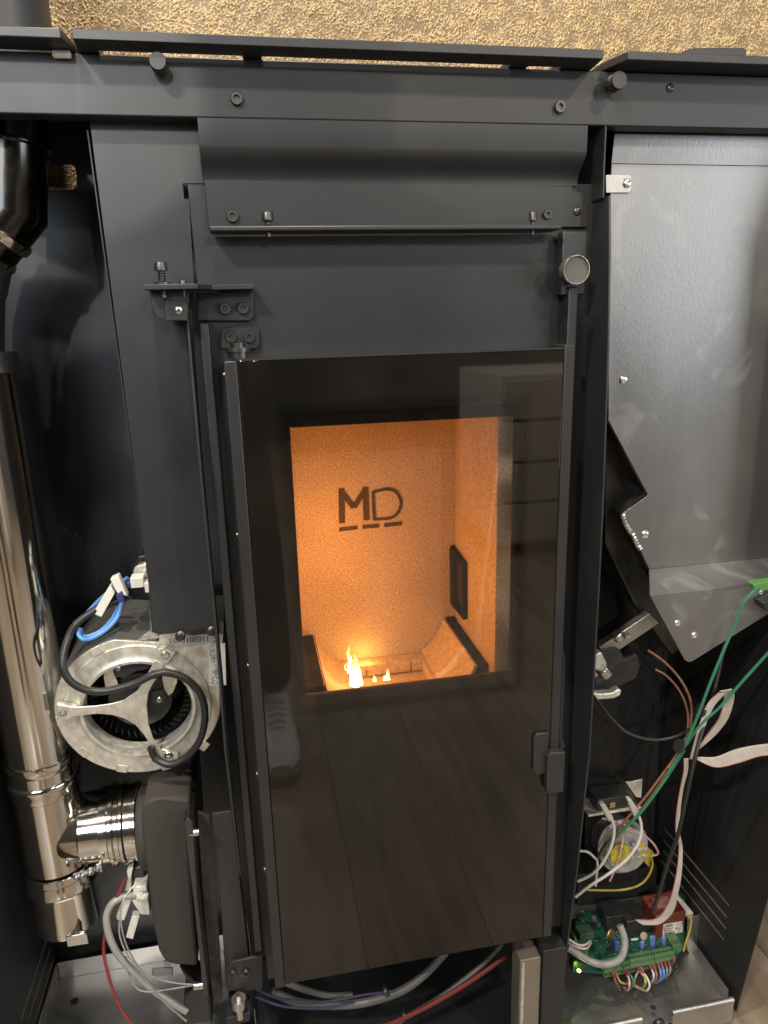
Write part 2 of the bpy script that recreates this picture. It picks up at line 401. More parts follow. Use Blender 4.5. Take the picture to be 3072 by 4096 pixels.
# crossbar
zb0 = (at(765, 464, 0).z + at(2357, 506, 0).z) / 2
bar = MB().box(-.45, .80, 0, .022, zb0, ZB - .0006).build('crossbar', PAINT, S, .0012)
for u, v, r in ((947, 397, 25), (2236, 430, 23)): fix('bolt', M_SOCK, u, v, -.0, r, bar)
fix('screw', M_PAN, 2680, 352, 0, 17, bar)
for u, v, rib in ((630, 243, 0), (2478, 320, 1)):
    P = at(u, v, -.02); r = pxm(33, P)
    prof = [(0, r * .55), (.008, r * .55), (.008, r), (.0102, r), (.0106, r * .94), (.0112, r * .94), (.0116, r), (.0142, r), (.0146, r * .94), (.0152, r * .94), (.0156, r), (.0195, r), (.0205, r * .95), (.0205, r * .05)]
    MB().lathe((P.x, 0, P.z), (0, -1, 0), prof, 32).build('magnet_knob', BLKPL, bar)
P = at(268, 218, -.004); MB().lathe(P - V((.012, 0, 0)), (1, 0, 0), [(0, .001), (.001, .0032), (.0145, .0032), (.0155, .001)], 16).build('white_clip', NYLON, bar)
# round cover lying on the right top plate

mb = MB(); pts = [(2705, 222), (2745, 199), (2780, 191), (2970, 190), (2985, 198), (2989, 240), (2705, 240)]
lev = MB().prism(py(pts, .02), (0, .05, 0)).build('hopper_lid', PAINT, S, .001)
# hood: bent sheet below the crossbar
xh0 = at(790, 480, 0).x; xh1 = at(2353, 512, 0).x
zf = at(1500, 590, 0).z; zs = at(1500, 722, .02).z
prof = [(.001, zb0 + .001), (.001, zf)]
for k in range(1, 9):
    t = k / 8; prof.append((.001 + .019 * (t * t * (3 - 2 * t)), zf + (zs - zf) * t))
prof += [(.020, zs - .004), (.0235, zs - .004)] + [(y + .0035, z) for y, z in reversed(prof)]
pv = [V((xh0, y, z)) for y, z in prof]
hood = MB().prism(pv, (xh1 - xh0, 0, 0)).build('heat_deflector', PAINT, S)
zl = at(1500, 915, .018).z
lp = py([(818, 720), (2292, 745), (2292, 768), (2338, 768), (2345, 802), (2352, 808), (2352, 908), (835, 915)], .0185)
dpl = MB().prism(lp, (0, .003, 0)).build('deflector_plate', PAINT, S, .0005)
lipx0, lipx1 = at(838, 917, -.008).x, at(2245, 910, -.008).x
MB().box(lipx0, lipx1, -.010, .0182, zl - .0045, zl).build('bracket_lip', PAINT, dpl, .0012)
for u, v, r in ((930, 866, 24), (2187, 858, 18)): fix('bolt', M_SOCK, u, v, .0185, r, dpl)
fix('screw', M_PAN, 2309, 845, .0185, 17, dpl)
for u in (1069, 2131):
    a, bb, r, mb = bolt_v('b', u, 850, 882, -.002, 24 if u < 1500 else 16, dpl)
    mb.tube([(a.x, -.002, bb.z), (a.x, -.002, zl - .009)], r * .48, 12)
    for k in range(int((bb.z - zl + .008) / .0032)): mb.lathe((a.x, -.002, bb.z - .002 - k * .0032), (0, 0, 1), [(0, r * .5), (.0008, r * .6), (.0016, r * .5)], 12)
    mb.build('bolt', DKSTEEL, dpl)
# front plate of the firebox with its opening
xo0 = at(1160, 1800, YF).x; xo1 = at(2062, 2100, YF).x
zo1 = at(1570, 1683, YF).z; zo0 = at(1600, 2737, YF).z
xp0 = at(765, 900, YF).x; xp1 = at(2350, 1500, YF).x; ztp = at(800, 728, YF).z
outer = [V((xp0, YF, ztp)), V((xp1, YF, ztp)), V((xp1, YF, .205)), V((xp0 + .012, YF, .205))]
hole = [V((xo0, YF, zo1)), V((xo1, YF, zo1)), V((xo1, YF, zo0)), V((xo0, YF, zo0))]
fp = MB().prism([outer, hole], (0, .004, 0)).build('front_plate', PAINT, S)
# frame round the opening (dark iron return)
mb = MB()
mb.box(xo0 - .02, xo1 + .02, YF - .006, YF - .0005, zo0 - .022, zo0 + .001)
mb.box(xo0 - .012, xo0 + .001, YF - .006, YF - .0005, zo0 + .0012, zo1 + .012)
mb.box(xo0 + .0012, xo1 + .012, YF - .006, YF - .0005, zo1 - .001, zo1 + .012)
mb.box(xo1 - .001, xo1 + .012, YF - .006, YF - .0005, zo0 + .0012, zo1 - .0012)
mb.build('opening_frame', SOOT, fp, .001)
# left panel with notch
lpan = py([(352, 440), (795, 440), (800, 600), (815, 734), (731, 734), (736, 795), (757, 795), (776, 1160)], .0225)
fl_top, fl_bot = at(748, 1203, .0225), at(862, 2512, .0225)
lpan += [at(768, 1262, .0225)] + py([(862, 2508), (637, 2540), (613, 2530), (598, 2330), (556, 2030), (553, 1995)], .0225)
left_panel = MB().prism(lpan, (0, .0012, 0)).build('side_panel', PAINT, S, .0004)
for u, v in ((722, 2543), (845, 2524)): fix('screw', M_PAN, u, v, .020, 21, left_panel)
# returned edge of that panel
mb = MB(); e = py([(352, 520), (553, 1995), (556, 2030), (598, 2330), (613, 2530)], .0225)
mb.strip(e, [p + V((.001, .06, 0)) for p in e], .0012); mb.build('panel_return', INNER, left_panel)
# side flanges: thin upright sheets beside the door, seen edge-on
def flange(pts, X, yb, name='side_flange'):
    fr = [atx(u, v, X) for u, v in pts]; bk = [V((X, yb, p.z)) for p in fr]
    return MB().strip(fr, bk, .0022).build(name, PAINT, S, .0003)
xr = at(2440, 1200, -.02).x
flange([(2444, 783), (2444, 1024), (2438, 1400), (2417, 2000), (2400, 2350), (2363, 3000), (2315, 3460), (2263, 3860)], xr, .15)
ft = [at(u, v, -.004) for u, v in ((2427, 505), (2420, 660), (2417, 790))]
MB().strip(ft, [p + V((.004, .12, 0)) for p in ft], .0015).build('side_flange', PAINT, S)
xl = at(808, 1900, -.016).x
flange([(748, 1203), (808, 1900), (866, 2500), (905, 3000), (965, 3500), (1027, 4036)], xl, .02)
# bars between flange and door, left and right
def vbar(u0, u1, v0, v1, Y, dep, name, m=PAINT, bev=.0012):
    x0 = at(u0, (v0 + v1) / 2, Y).x; x1 = at(u1, (v0 + v1) / 2, Y).x; z0 = at(u0, v1, Y).z; z1 = at(u0, v0, Y).z
    return MB().box(x0, x1, Y, Y + dep, z0, z1).build(name, m, S, bev)
vbar(909, 943, 1290, 3830, .004, .018, 'upright_bar', PAINT)
vbar(2228, 2262, 1150, 3700, .002, .022, 'upright_bar', PAINT)
vbar(1075, 1170, 2600, 3300, .012, .004, 'latch_strip', INNER)
KNOB = mat('knob_face', (.085, .078, .070), .62, 0, .15, 700, .3, 900)
# knob at top right and its plate
vbar(2248, 2345, 925, 1180, .006, .014, 'knob_plate', PAINT)
P = at(2305, 1079, -.009); r = pxm(56, P)
kn = MB().lathe((P.x, .006, P.z), (0, -1, 0), [(0, r * .9), (.012, r), (.0145, r), (.015, r * .99), (.015, r * .93), (.014, r * .92), (.014, .0005)], 48).build('round_knob', KNOB, S)
MB().lathe((P.x, -.0088, P.z), (0, -1, 0), [(0, r * 1.02), (.0008, r * 1.03), (.0016, r * 1.0), (.0016, r * .94), (0, r * .94), (0, r * 1.02)], 48, 0, False).build('rim', BRIGHT, kn)
# hinge brackets
hz = at(800, 1157, -.02).z
h0, h1, h2 = at(574, 1144, -.03).x, at(790, 1150, -.03).x, at(1014, 1170, .016).x
mb = MB().prism([V((h0, -.03, hz)), V((h1, -.03, hz)), V((h1 + .012, -.004, hz)), V((h2, -.004, hz)), V((h2, .021, hz)), V((h0, .021, hz))], (0, 0, .0045))
hb = mb.build('hinge_bracket', PAINT, S, .0006)
MB().prism(py([(790, 1172), (1012, 1172), (1014, 1268), (1000, 1283), (790, 1283)], .0205), (0, -.003, 0)).build('bracket_plate', PAINT, hb, .0008)
MB().prism(py([(600, 1164), (755, 1170), (752, 1282), (655, 1282), (622, 1262), (606, 1225)], -.012), (0, .003, 0)).build('bracket_tab', PAINT, hb, .0006)
MB().prism(py([(657, 1200), (748, 1206), (752, 1282), (660, 1282)], -.0155), (0, .003, 0)).build('bracket_tab', PAINT, hb, .0005)
fix('screw', M_PANB, 714, 1240, -.0155, 17, hb)
mb = MB(); P = at(690, 1239, -.0158); mb.lathe(P, (0, -1, 0), [(0, .0045), (.0004, .0045)], 16); mb.build('slot_hole', INK, hb)
for u, v in ((902, 1235), (973, 1233)): fix('bolt', M_SOCK, u, v, .0175, 23, hb)
for u, v in ((880, 1233), (952, 1231)):
    MB().lathe(at(u, v, .0174), (0, -1, 0), [(0, .005), (.0003, .005)], 16).build('slot_hole', INK, hb)
for u, v0, v1, rp, lo in ((641, 1050, 1083, 26, 1192), (731, 1123, 1147, 15, 1188)):
    a, bb, r, mb = bolt_v('b', u, v0, v1, -.018, rp, hb); zz = at(u, lo, -.018).z
    mb.tube([(a.x, -.018, bb.z), (a.x, -.018, zz)], r * .5, 12)
    n = int((bb.z - zz) / .0022)
    for k in range(n): mb.lathe((a.x, -.018, bb.z - .001 - k * .0022), (0, 0, 1), [(0, r * .5), (.0006, r * .62), (.0012, r * .5)], 14)
    if rp > 20: mb.lathe((a.x, -.018, hz + .0046), (0, 0, 1), [(0, r * 1.25), (.002, r * 1.25)], 20)
    mb.build('bolt', DKSTEEL, hb)
lb = MB().prism(py([(885, 1310), (1025, 1308), (1036, 1320), (1036, 1382), (1022, 1394), (885, 1394)], .0205), (0, -.0025, 0)).build('hinge_bracket', PAINT, S, .0006)
for u, v in ((925, 1349), (997, 1349)): fix('bolt', M_SOCK, u, v, .018, 22, lb)
P = at(955, 1432, -.004); MB().lathe((P.x, -.004, P.z), (0, 0, 1), [(0, .010), (.006, .010), (.006, .012), (.010, .012), (.010, .007), (.014, .007)], 24).build('hinge_pin', DKSTEEL, lb)
# ---------------------------------------------------------------- door
YD = -.016
xd0, xdg, xdr, xd1 = at(895, 1440, YD).x, at(948, 1440, YD).x, at(2252, 1390, YD).x, at(2294, 1385, YD).x
zd1 = at(1024, 1440, YD).z; zd0 = (at(1147, 3927, YD).z + at(2150, 3745, YD).z) / 2
door = MB().box(xd0, xdg - .0004, YD - .004, .016, zd0 - .003, zd1).build('door', DOORP, S, .0012)
MB().box(xdr + .0004, xd1, YD - .004, .016, zd0, zd1 + .004).build('frame_bar', DOORP, door, .0012)
MB().box(xdg, xdr, .000, .016, zd1 - .022, zd1 - .0005).build('frame_bar', DOORP, door, .001)
MB().box(xdg, xdr, .000, .016, zd0 + .0005, zd0 + .02).build('frame_bar', DOORP, door, .001)
for v in (1522, 2235, 2840, 3360, 3830):
    P = atx(890 + (v - 1440) * .079, v, xd0); MB().lathe((xd0, 0.0, P.z), (-1, 0, 0), [(0, .004), (.002, .004), (.003, .002)], 14).build('screw', DKSTEEL, door)
# glass: clear in the middle, black print round it, the print fading out in dots
gx0, gx1 = at(1172, 1900, YD).x, at(2062, 2100, YD).x
gz1, gz0 = at(1570, 1640, YD).z, at(1600, 2775, YD).z
def glass_mat():
    m = bpy.data.materials.new('printed_door_glass'); m.use_nodes = True; N, L = m.node_tree.nodes, m.node_tree.links
    N.remove(N['Principled BSDF']); out = N['Material Output']
    tc = N.new('ShaderNodeTexCoord'); sp = N.new('ShaderNodeSeparateXYZ'); L.new(tc.outputs['Object'], sp.inputs[0])
    def M(op, a, b=None, c=None):
        n = N.new('ShaderNodeMath'); n.operation = op
        for i, s in enumerate((a, b, c)):
            if s is None: continue
            if isinstance(s, (int, float)): n.inputs[i].default_value = s
            else: L.new(s, n.inputs[i])
        return n.outputs[0]
    X, Z = sp.outputs['X'], sp.outputs['Z']
    dx = M('SUBTRACT', M('ABSOLUTE', M('SUBTRACT', X, (gx0 + gx1) / 2)), (gx1 - gx0) / 2)
    dz = M('SUBTRACT', M('ABSOLUTE', M('SUBTRACT', Z, (gz0 + gz1) / 2)), (gz1 - gz0) / 2)
    d = M('MAXIMUM', dx, dz)                                  # metres outside the clear window
    p = .0021
    fx = M('SUBTRACT', M('FRACT', M('DIVIDE', M('ADD', X, Z), p)), .5); fz = M('SUBTRACT', M('FRACT', M('DIVIDE', M('SUBTRACT', X, Z), p)), .5)
    rr = M('SQRT', M('ADD', M('MULTIPLY', fx, fx), M('MULTIPLY', fz, fz)))
    lim = M('MULTIPLY_ADD', d, .72 / .022, .12)
    dots = M('MULTIPLY', M('LESS_THAN', rr, lim), M('GREATER_THAN', d, -.002))
    blk = N.new('ShaderNodeBsdfPrincipled'); blk.inputs['Base Color'].default_value = (.004, .004, .004, 1); blk.inputs['Roughness'].default_value = .03
    dn_ = N.new('ShaderNodeTexNoise'); dn_.inputs['Scale'].default_value = 7; dn_.inputs['Detail'].default_value = 6; L.new(tc.outputs['Object'], dn_.inputs['Vector'])
    dr_ = N.new('ShaderNodeValToRGB'); dr_.color_ramp.elements[0].position = .35; dr_.color_ramp.elements[0].color = (.006, .0055, .005, 1)
    dr_.color_ramp.elements[1].position = .75; dr_.color_ramp.elements[1].color = (.0185, .0145, .0105, 1); L.new(dn_.outputs['Fac'], dr_.inputs[0]); L.new(dr_.outputs[0], blk.inputs['Base Color'])  # dust haze painted into the print, warmed to lift the floor reflection
    blk.inputs['Specular IOR Level'].default_value = .62
    tr = N.new('ShaderNodeBsdfTransparent'); tr.inputs[0].default_value = (.95, .94, .92, 1)
    gl = N.new('ShaderNodeBsdfGlossy'); gl.inputs['Roughness'].default_value = .02
    fn = N.new('ShaderNodeFresnel'); fn.inputs['IOR'].default_value = 1.5
    m1 = N.new('ShaderNodeMixShader'); L.new(fn.outputs[0], m1.inputs[0]); L.new(tr.outputs[0], m1.inputs[1]); L.new(gl.outputs[0], m1.inputs[2])
    m2 = N.new('ShaderNodeMixShader'); L.new(dots, m2.inputs[0]); L.new(m1.outputs[0], m2.inputs[1]); L.new(blk.outputs[0], m2.inputs[2])
    L.new(m2.outputs[0], out.inputs['Surface'])
    return m
MB().box(xdg + .0002, xdr - .0002, YD - .003, YD + .001, zd0 + .0002, zd1 - .0002).build('glass_pane', glass_mat(), door, .0005)
MB().box(xdg + .0005, xdr - .0005, YD - .0035, YD + .002, zd1, zd1 + .0016).build('glass_edge_strip', DOORP, door)
# latch parts
pt = py([(2190, 3030), (2205, 3012), (2262, 3008), (2254, 3170), (2190, 3176), (2186, 3160)], -.030)
MB().prism(pt, (0, .010, 0)).build('door_handle', PAINT, door, .001)
pt = py([(2131, 2945), (2143, 2928), (2190, 2924), (2184, 3088), (2140, 3090), (2128, 3076)], YD - .0032)
MB().prism(pt, (0, -.004, 0)).build('latch_plate', BLKPL, door, .001)
MB().tube(spline(py([(2236, 2580), (2247, 2640), (2242, 2800), (2236, 2940), (2246, 2985)], -.012), 5), .004, 8).build('latch_rod', DOORP, door)
# ---------------------------------------------------------------- firebox
YB = .20
xr1 = at(1985, 2200, YF + .004).x; xl1 = xo0 - .004
ztop = zo1 + .10; zbot = zo0 - .05
fb = MB().box(xl1 - .02, xr1 + .02, YB, YB + .02, zbot, ztop).build('firebox_back', VERM, S)
MB().box(xr1, xr1 + .0185, YF + .0046, YB - .0006, zbot, ztop).build('firebox_side', VERM, S, .001)
MB().box(xl1 - .0185, xl1, YF + .0046, YB - .0006, zbot, ztop).build('firebox_side', VERM, S, .001)
MB().box(xl1, xr1, YF + .0046, YB - .0006, ztop - .02, ztop).build('firebox_top', VERM, S)
# raised-in letters on the back lining
def text_mesh(txt, size, ext, spacing=1.0):
    cu = bpy.data.curves.new('text', 'FONT'); cu.body = txt; cu.size = size; cu.extrude = ext; cu.space_character = spacing; cu.resolution_u = 3
    o = bpy.data.objects.new('text', cu); COL.objects.link(o); dg = bpy.context.evaluated_depsgraph_get()
    me = bpy.data.meshes.new_from_object(o.evaluated_get(dg)); bpy.data.objects.remove(o); return me
DKLETTER = mat('dark_letter', (.060, .036, .022), .8, 0, .4, 300, .4, 500)  # letters get a dark brown tone, darker than the lining
YL = YB - .0012
def bp(u, v): return at(u, v, YL)
m0, m1 = bp(1348, 1962), bp(1480, 2090)
def stroke(pts, wpx, name='letter_stroke'):
    P = [bp(*p) for p in pts]; wd = pxm(wpx, P[0]) / 2; L = []; R = []
    for i, p in enumerate(P):
        t = (P[min(i + 1, len(P) - 1)] - P[max(i - 1, 0)]).normalized(); n = V((-t.z, 0, t.x)); L.append(p + n * wd); R.append(p - n * wd)
    return MB().strip(L, R, .0012)
mb = MB()
for s, wd in (([(1366, 1955), (1368, 2092)], 24), ([(1461, 1950), (1466, 2080)], 24), ([(1372, 1975), (1415, 2030)], 21), ([(1415, 2030), (1456, 1966)], 21)):
    q = stroke(s, wd); mb.add(q.v, q.f)
mb.build('letter_m', DKLETTER, fb)
dpt = [(1494, 1968), (1545, 1957), (1580, 1965), (1600, 1995), (1603, 2020), (1590, 2052), (1560, 2072), (1497, 2077)]
mb = MB()
for s, wd in (([(1492, 1966), (1497, 2080)], 13),): q = stroke(s, wd); mb.add(q.v, q.f)
dp = spline([V((u, v, 0)) for u, v in dpt], 5); q = stroke([(p.x, p.y) for p in dp], 11); mb.add(q.v, q.f)
mb.build('letter_d', DKLETTER, fb)
for s in (((1357, 2118), (1430, 2110)), ((1450, 2108), (1516, 2102)), ((1537, 2101), (1606, 2093))):
    stroke(s, 15).build('letter_dash', DKLETTER, fb)
# pellet chute in the right wall
xc = xr1 - .001
ch = [atx(u, v, xc) for u, v in ((1816, 2180), (1868, 2250), (1869, 2478), (1818, 2415))]
cin = [atx(u, v, xc) for u, v in ((1826, 2215), (1862, 2262), (1862, 2455), (1828, 2400))]
chute = MB().prism([ch, cin], (-.006, 0, 0)).build('pellet_chute', SOOT, S, .0006)
MB().prism(cin, (.001, 0, 0)).build('chute_mouth', INK, chute)
q = py([(1800, 2198), (1818, 2180), (1818, 2418), (1803, 2412)], YB - .004)
MB().prism(q, (0, .0035, 0)).build('chute_frame', SOOT, chute, .0004)
# fire pot: a U-shaped trough from the back wall to the front
up = [bp2 for bp2 in py([(1243, 2540), (1252, 2562), (1266, 2586), (1284, 2608), (1305, 2627), (1328, 2641), (1352, 2648)], YB - .002)]
dn = py([(1690, 2604), (1712, 2592), (1733, 2571), (1752, 2545), (1769, 2513), (1783, 2478)], YB - .002)
zfl = (up[-1].z + dn[0].z) / 2; up[-1].z = zfl; dn[0].z = zfl
Y0 = YF + .026
pot = thing('fire_pot', '', '')
bpy.data.objects.remove(pot)
def wall_of(pr):
    mb = MB(); L = [V((p.x, YB - .002, p.z)) for p in pr]; R = [V((p.x, Y0, p.z)) for p in pr]; mb.strip(L, R, .004); return mb
POTM = mat('pot_iron_ash', (.52, .40, .28), .8, 0, .25, 160, .5, 420)
potb = wall_of(spline(up, 4)).build('fire_pot', POTM, S)
wall_of(spline(dn, 4)).build('pot_side', POTM, potb)
xa, xb = up[-1].x, dn[0].x
of = [V((xa, Y0, zfl)), V((xb, Y0, zfl)), V((xb, YB - .002, zfl)), V((xa, YB - .002, zfl))]
ya, yb = YF + .045, YB - .022
hf = [V((xa + .008, ya, zfl)), V((xb - .006, ya, zfl)), V((xb - .006, yb, zfl)), V((xa + .008, yb, zfl))]
MB().prism([of, hf], (0, 0, -.004)).build('pot_floor', POTM, potb, .0008)
g = MB()
g.box(xa + .006, xb - .004, ya - .002, yb + .002, zfl - .022, zfl - .019)
g.box(xa + .004, xa + .0078, ya, yb, zfl - .019, zfl - .0042); g.box(xb - .0058, xb - .002, ya, yb, zfl - .019, zfl - .0042)
g.box(xa + .008, xb - .006, yb + .0002, yb + .004, zfl - .019, zfl - .0042)
g.build('grate', POTM, potb, .0006)
mb = MB()
for k, (a_, c_) in enumerate(((.004, .036), (.0375, .100), (.1015, .134))): mb.box(xa + a_, xa + c_, yb - .004, yb - .0003, zfl - .016, zfl + .001)
mb.build('pot_lug', POTM, potb, .0008)
MB().box(dn[-1].x - .0005, xr1 - .0006, Y0, YB - .003, dn[-1].z - .020, dn[-1].z + .0008).build('pot_ledge', SOOT, potb, .001)
MB().box(xl1 + .0006, up[0].x + .005, Y0, YB - .003, up[0].z - .05, up[0].z + .0008).build('pot_ledge', SOOT, potb, .001)
P = at(1796, 2480, YB - .006); MB().box(P.x - .004, P.x + .008, YB - .012, YB - .0032, P.z - .008, P.z + .004).build('pot_catch', SOOT, potb)
# flames
def flame_mat():
    m = bpy.data.materials.new('flame'); m.use_nodes = True; N, L = m.node_tree.nodes, m.node_tree.links
    N.remove(N['Principled BSDF']); tc = N.new('ShaderNodeTexCoord'); sp = N.new('ShaderNodeSeparateXYZ'); L.new(tc.outputs['Generated'], sp.inputs[0])
    r = N.new('ShaderNodeValToRGB'); e = r.color_ramp.elements
    e[0].position = 0; e[0].color = (1, .62, .22, 1); e[1].position = 1; e[1].color = (1, .26, .03, 1)
    lw = N.new('ShaderNodeLayerWeight'); lw.inputs[0].default_value = .35
    em = N.new('ShaderNodeEmission'); L.new(sp.outputs['Z'], r.inputs[0]); L.new(r.outputs[0], em.inputs[0])
    mr = N.new('ShaderNodeMapRange'); mr.inputs[3].default_value = 14; mr.inputs[4].default_value = 2.0; L.new(sp.outputs['Z'], mr.inputs[0]); L.new(mr.outputs[0], em.inputs[1])
    tr = N.new('ShaderNodeBsdfTransparent'); mx = N.new('ShaderNodeMixShader')
    pw = N.new('ShaderNodeMath'); pw.operation = 'POWER'; pw.inputs[1].default_value = 1.6; L.new(lw.outputs['Facing'], pw.inputs[0])
    L.new(pw.outputs[0], mx.inputs[0]); L.new(em.outputs[0], mx.inputs[1]); L.new(tr.outputs[0], mx.inputs[2]); L.new(mx.outputs[0], N['Material Output'].inputs[0])
    return m
FL = flame_mat()
fire = thing('fire', 'small orange pellet flames licking up in the fire pot', 'flame', tuple(at(1430, 2730, .09)))
def flame(pts, ws, Y, seed=0):
    P = spline(py(pts, Y), 7); n = len(P); rs = []
    for i in range(n):
        t = i / (n - 1) * (len(ws) - 1); k = min(int(t), len(ws) - 2)
        rs.append(pxm(ws[k] + (ws[k + 1] - ws[k]) * (t - k), P[0]) / 2 * (1 + .22 * NZ.noise(V((i * .45, seed * 3.1, 0)))) + .0002)
        P[i] = P[i] + V((NZ.noise(V((i * .30, seed, 5))), NZ.noise(V((i * .3, seed, 9))), 0)) * .0022 * (i / n)
    mb = MB().tube(P, rs, 20)
    mb.v = [tuple(V(p) + V((NZ.noise(V(p) * 190 + V((seed, 0, 0))), NZ.noise(V(p) * 190 + V((0, seed, 7))), .6 * NZ.noise(V(p) * 160))) * .0016) for p in mb.v]
    mb.build('flame_tongue', FL, fire)
flame([(1424, 2738), (1422, 2700), (1424, 2660), (1420, 2628), (1417, 2600)], [48, 44, 26, 9, 1], .09, 1)
flame([(1408, 2736), (1412, 2705), (1416, 2680), (1410, 2662)], [24, 20, 9, 1], .088, 2)
flame([(1440, 2736), (1438, 2712), (1434, 2690), (1437, 2668)], [26, 20, 8, 1], .092, 3)
flame([(1393, 2692), (1396, 2668), (1400, 2640), (1394, 2610), (1398, 2572)], [6, 17, 14, 6, 1], .12, 4)
flame([(1384, 2680), (1378, 2668), (1386, 2650)], [6, 8, 1], .12, 5)
flame([(1549, 2718), (1551, 2700), (1550, 2674)], [20, 11, 1], .10, 6)
flame([(1538, 2718), (1536, 2708), (1540, 2698)], [12, 7, 1], .10, 7)
flame([(1497, 2724), (1498, 2712), (1494, 2700)], [14, 8, 1], .10, 8)
FIRE = (1.0, .375, .078)
lamp('fire_light', 'POINT', at(1462, 2640, .176), .075, (1, .55, .12), .010)
lamp('fire_light', 'POINT', at(1440, 2640, .110), .18, FIRE, .015)
lamp('fire_light', 'POINT', at(1340, 2260, .075), 1.02, FIRE, .05)
# ---------------------------------------------------------------- cabinet: back, sides, trays
YK = .24
XL, XR = -.345, .640
hol = py([(185, 672), (195, 660), (285, 658), (300, 668), (307, 700), (307, 745), (295, 758), (200, 760), (189, 748)], YK)
hol = [V((p.x, YK, p.z)) for p in hol]
MB().prism([[V((XL - .03, YK, .02)), V((XR + .04, YK, .02)), V((XR + .04, YK, ZB + .006)), V((XL - .03, YK, ZB + .006))], hol], (0, .0015, 0)).build('back_panel', PAINT, S)
def louver(pts, X):
    P = [atx(u, v, X) for u, v in pts]; z = sum(p.z for p in P) / len(P); y0, y1 = P[1].y, min(P[0].y, YK - .008)
    return [V((X, y0, z - .0022)), V((X, y1, z - .0022)), V((X, y1, z + .0022)), V((X, y0, z + .0022))]
zr0 = at(2943, 4022, 0).z - .012
side = [V((XR, .0, zr0)), V((XR, YK - .0005, zr0)), V((XR, YK - .0005, ZB - .0004)), V((XR, .0, ZB - .0004)), V((XR, -.06, 1.1)), V((XR, atx(3072, 3584, XR).y - .012, atx(3072, 3584, XR).z + .05)), V((XR, atx(3072, 3584, XR).y, atx(3072, 3584, XR).z))]
zlv = [louver(p, XR) for p in (((2659, 3310), (2915, 3631)), ((2653, 3353), (2906, 3677)), ((2653, 3399), (2903, 3720)), ((2647, 3436), (2894, 3769)))]
MB().prism([side] + zlv, (.0016, 0, 0)).build('cabinet_side', INNER, S)
side = [V((XL, -.03, .02)), V((XL, YK - .0005, .02)), V((XL, YK - .0005, ZB - .0004)), V((XL, -.03, ZB - .0004))]
zlv = []
for p in (((191, 3738), (86, 4090)), ((200, 3785), (117, 4090)), ((213, 3828), (145, 4090)), ((219, 3880), (163, 4090))): zlv.append(louver(p, XL))
MB().prism([side] + zlv, (-.0016, 0, 0)).build('cabinet_side', INNER, S)
# right tray
zt = (at(2570, 4069, 0).z + at(2931, 3985, 0).z) / 2
xt0, xt1 = at(2262, 4096, .01).x - .01, at(2931, 3985, 0).x
xn0, xn1 = at(2565, 4060, 0).x, at(2688, 4030, 0).x
ztf = zt - .022
tr = MB().box(xt0, xt1 + .004, .0, YK - .003, ztf - .0015, ztf).build('bottom_tray', GALV, S)
mb = MB()
for x0, x1 in ((xt0, xn0), (xn1, xt1)):
    mb.box(x0, x1, -.004, -.0005, ztf - .02, zt - .004)
    mb.tube([(x0, -.001, zt - .003), (x1, -.001, zt - .003)], .0042, 12)
mb.build('tray_lip', GALV, tr)
MB().box(xt1 + .0006, xt1 + .0022, .012, .20, ztf + .0004, ztf + .022).build('tray_side', GALV, tr)
MB().lathe(at(2612, 4030, .012) - V((0, 0, .0)), (0, 0, 1), [(0, .004), (.0005, .004)], 16).build('tray_hole', INK, tr)
fix('bolt', M_SOCK, 2632, 4090, -.004, 24, tr)
# left tray (galvanised, turned-up back edge)
zlt = at(275, 3990, .18).z
xa_, xb_ = XL + .004, at(880, 4000, .03).x
trl = MB().box(xa_, xb_, -.02, .215, zlt - .0015, zlt).build('bottom_tray', GALV, S)
MB().box(xa_, xb_, .2155, .217, zlt - .001, zlt + .030).build('tray_back', GALV, trl, .0006)
MB().box(xa_ - .0018, xa_ - .0002, -.02, .215, zlt - .001, zlt + .030).build('tray_side', GALV, trl, .0006)
P = atz(298, 4005, zlt); MB().lathe(P, (0, 0, 1), [(0, .006), (.0006, .006)], 16).build('tray_hole', INK, trl)
P = atz(300, 3950, zlt)
# dark floor under the firebox and post
MB().box(xb_ + .002, xt0 - .002, -.03, YK - .002, .012, .016).build('base_floor', INNER, S)
post = MB(); x0, x1 = at(2078, 3960, 0).x, at(2160, 3960, 0).x; z1 = at(2110, 3838, 0).z
post.box(x0, x1, .0, .03, .0, z1)
lp_ = post.build('leg_post', mat('post_metal', (.25, .215, .165), .45, .4, .1, 60), S, .0012)
MB().box(x0 + .002, x0 + .006, -.0012, -.0001, .002, z1 - .004).build('post_seam', ZINC, lp_)
MB().box(x1 + .0012, xt0 - .001, -.004, .05, .0, at(2200, 3790, 0).z).build('leg_post', INNER, S, .001)
# lower hinge bracket and its bolt
lhb = MB().prism(py([(905, 3870), (925, 3848), (1010, 3830), (1050, 3825), (1050, 3960), (905, 3965)], .012), (0, .004, 0)).build('hinge_bracket', INNER, S, .001)
for u, v in ((932, 3893), (984, 3888)): fix('bolt', M_SOCK, u, v, .012, 16, lhb)
P = at(960, 4048, .0); MB().lathe((P.x, 0, P.z - .008), (0, 0, 1), [(0, .005), (.018, .005), (.018, .009), (.029, .009), (.029, .004), (.036, .004)], 20).build('hinge_pin', BRIGHT, lhb)
MB().prism(py([(905, 4075), (1000, 4050), (1000, 4085), (905, 4110)], .0), (0, .03, 0)).build('hinge_foot', INNER, lhb, .001)

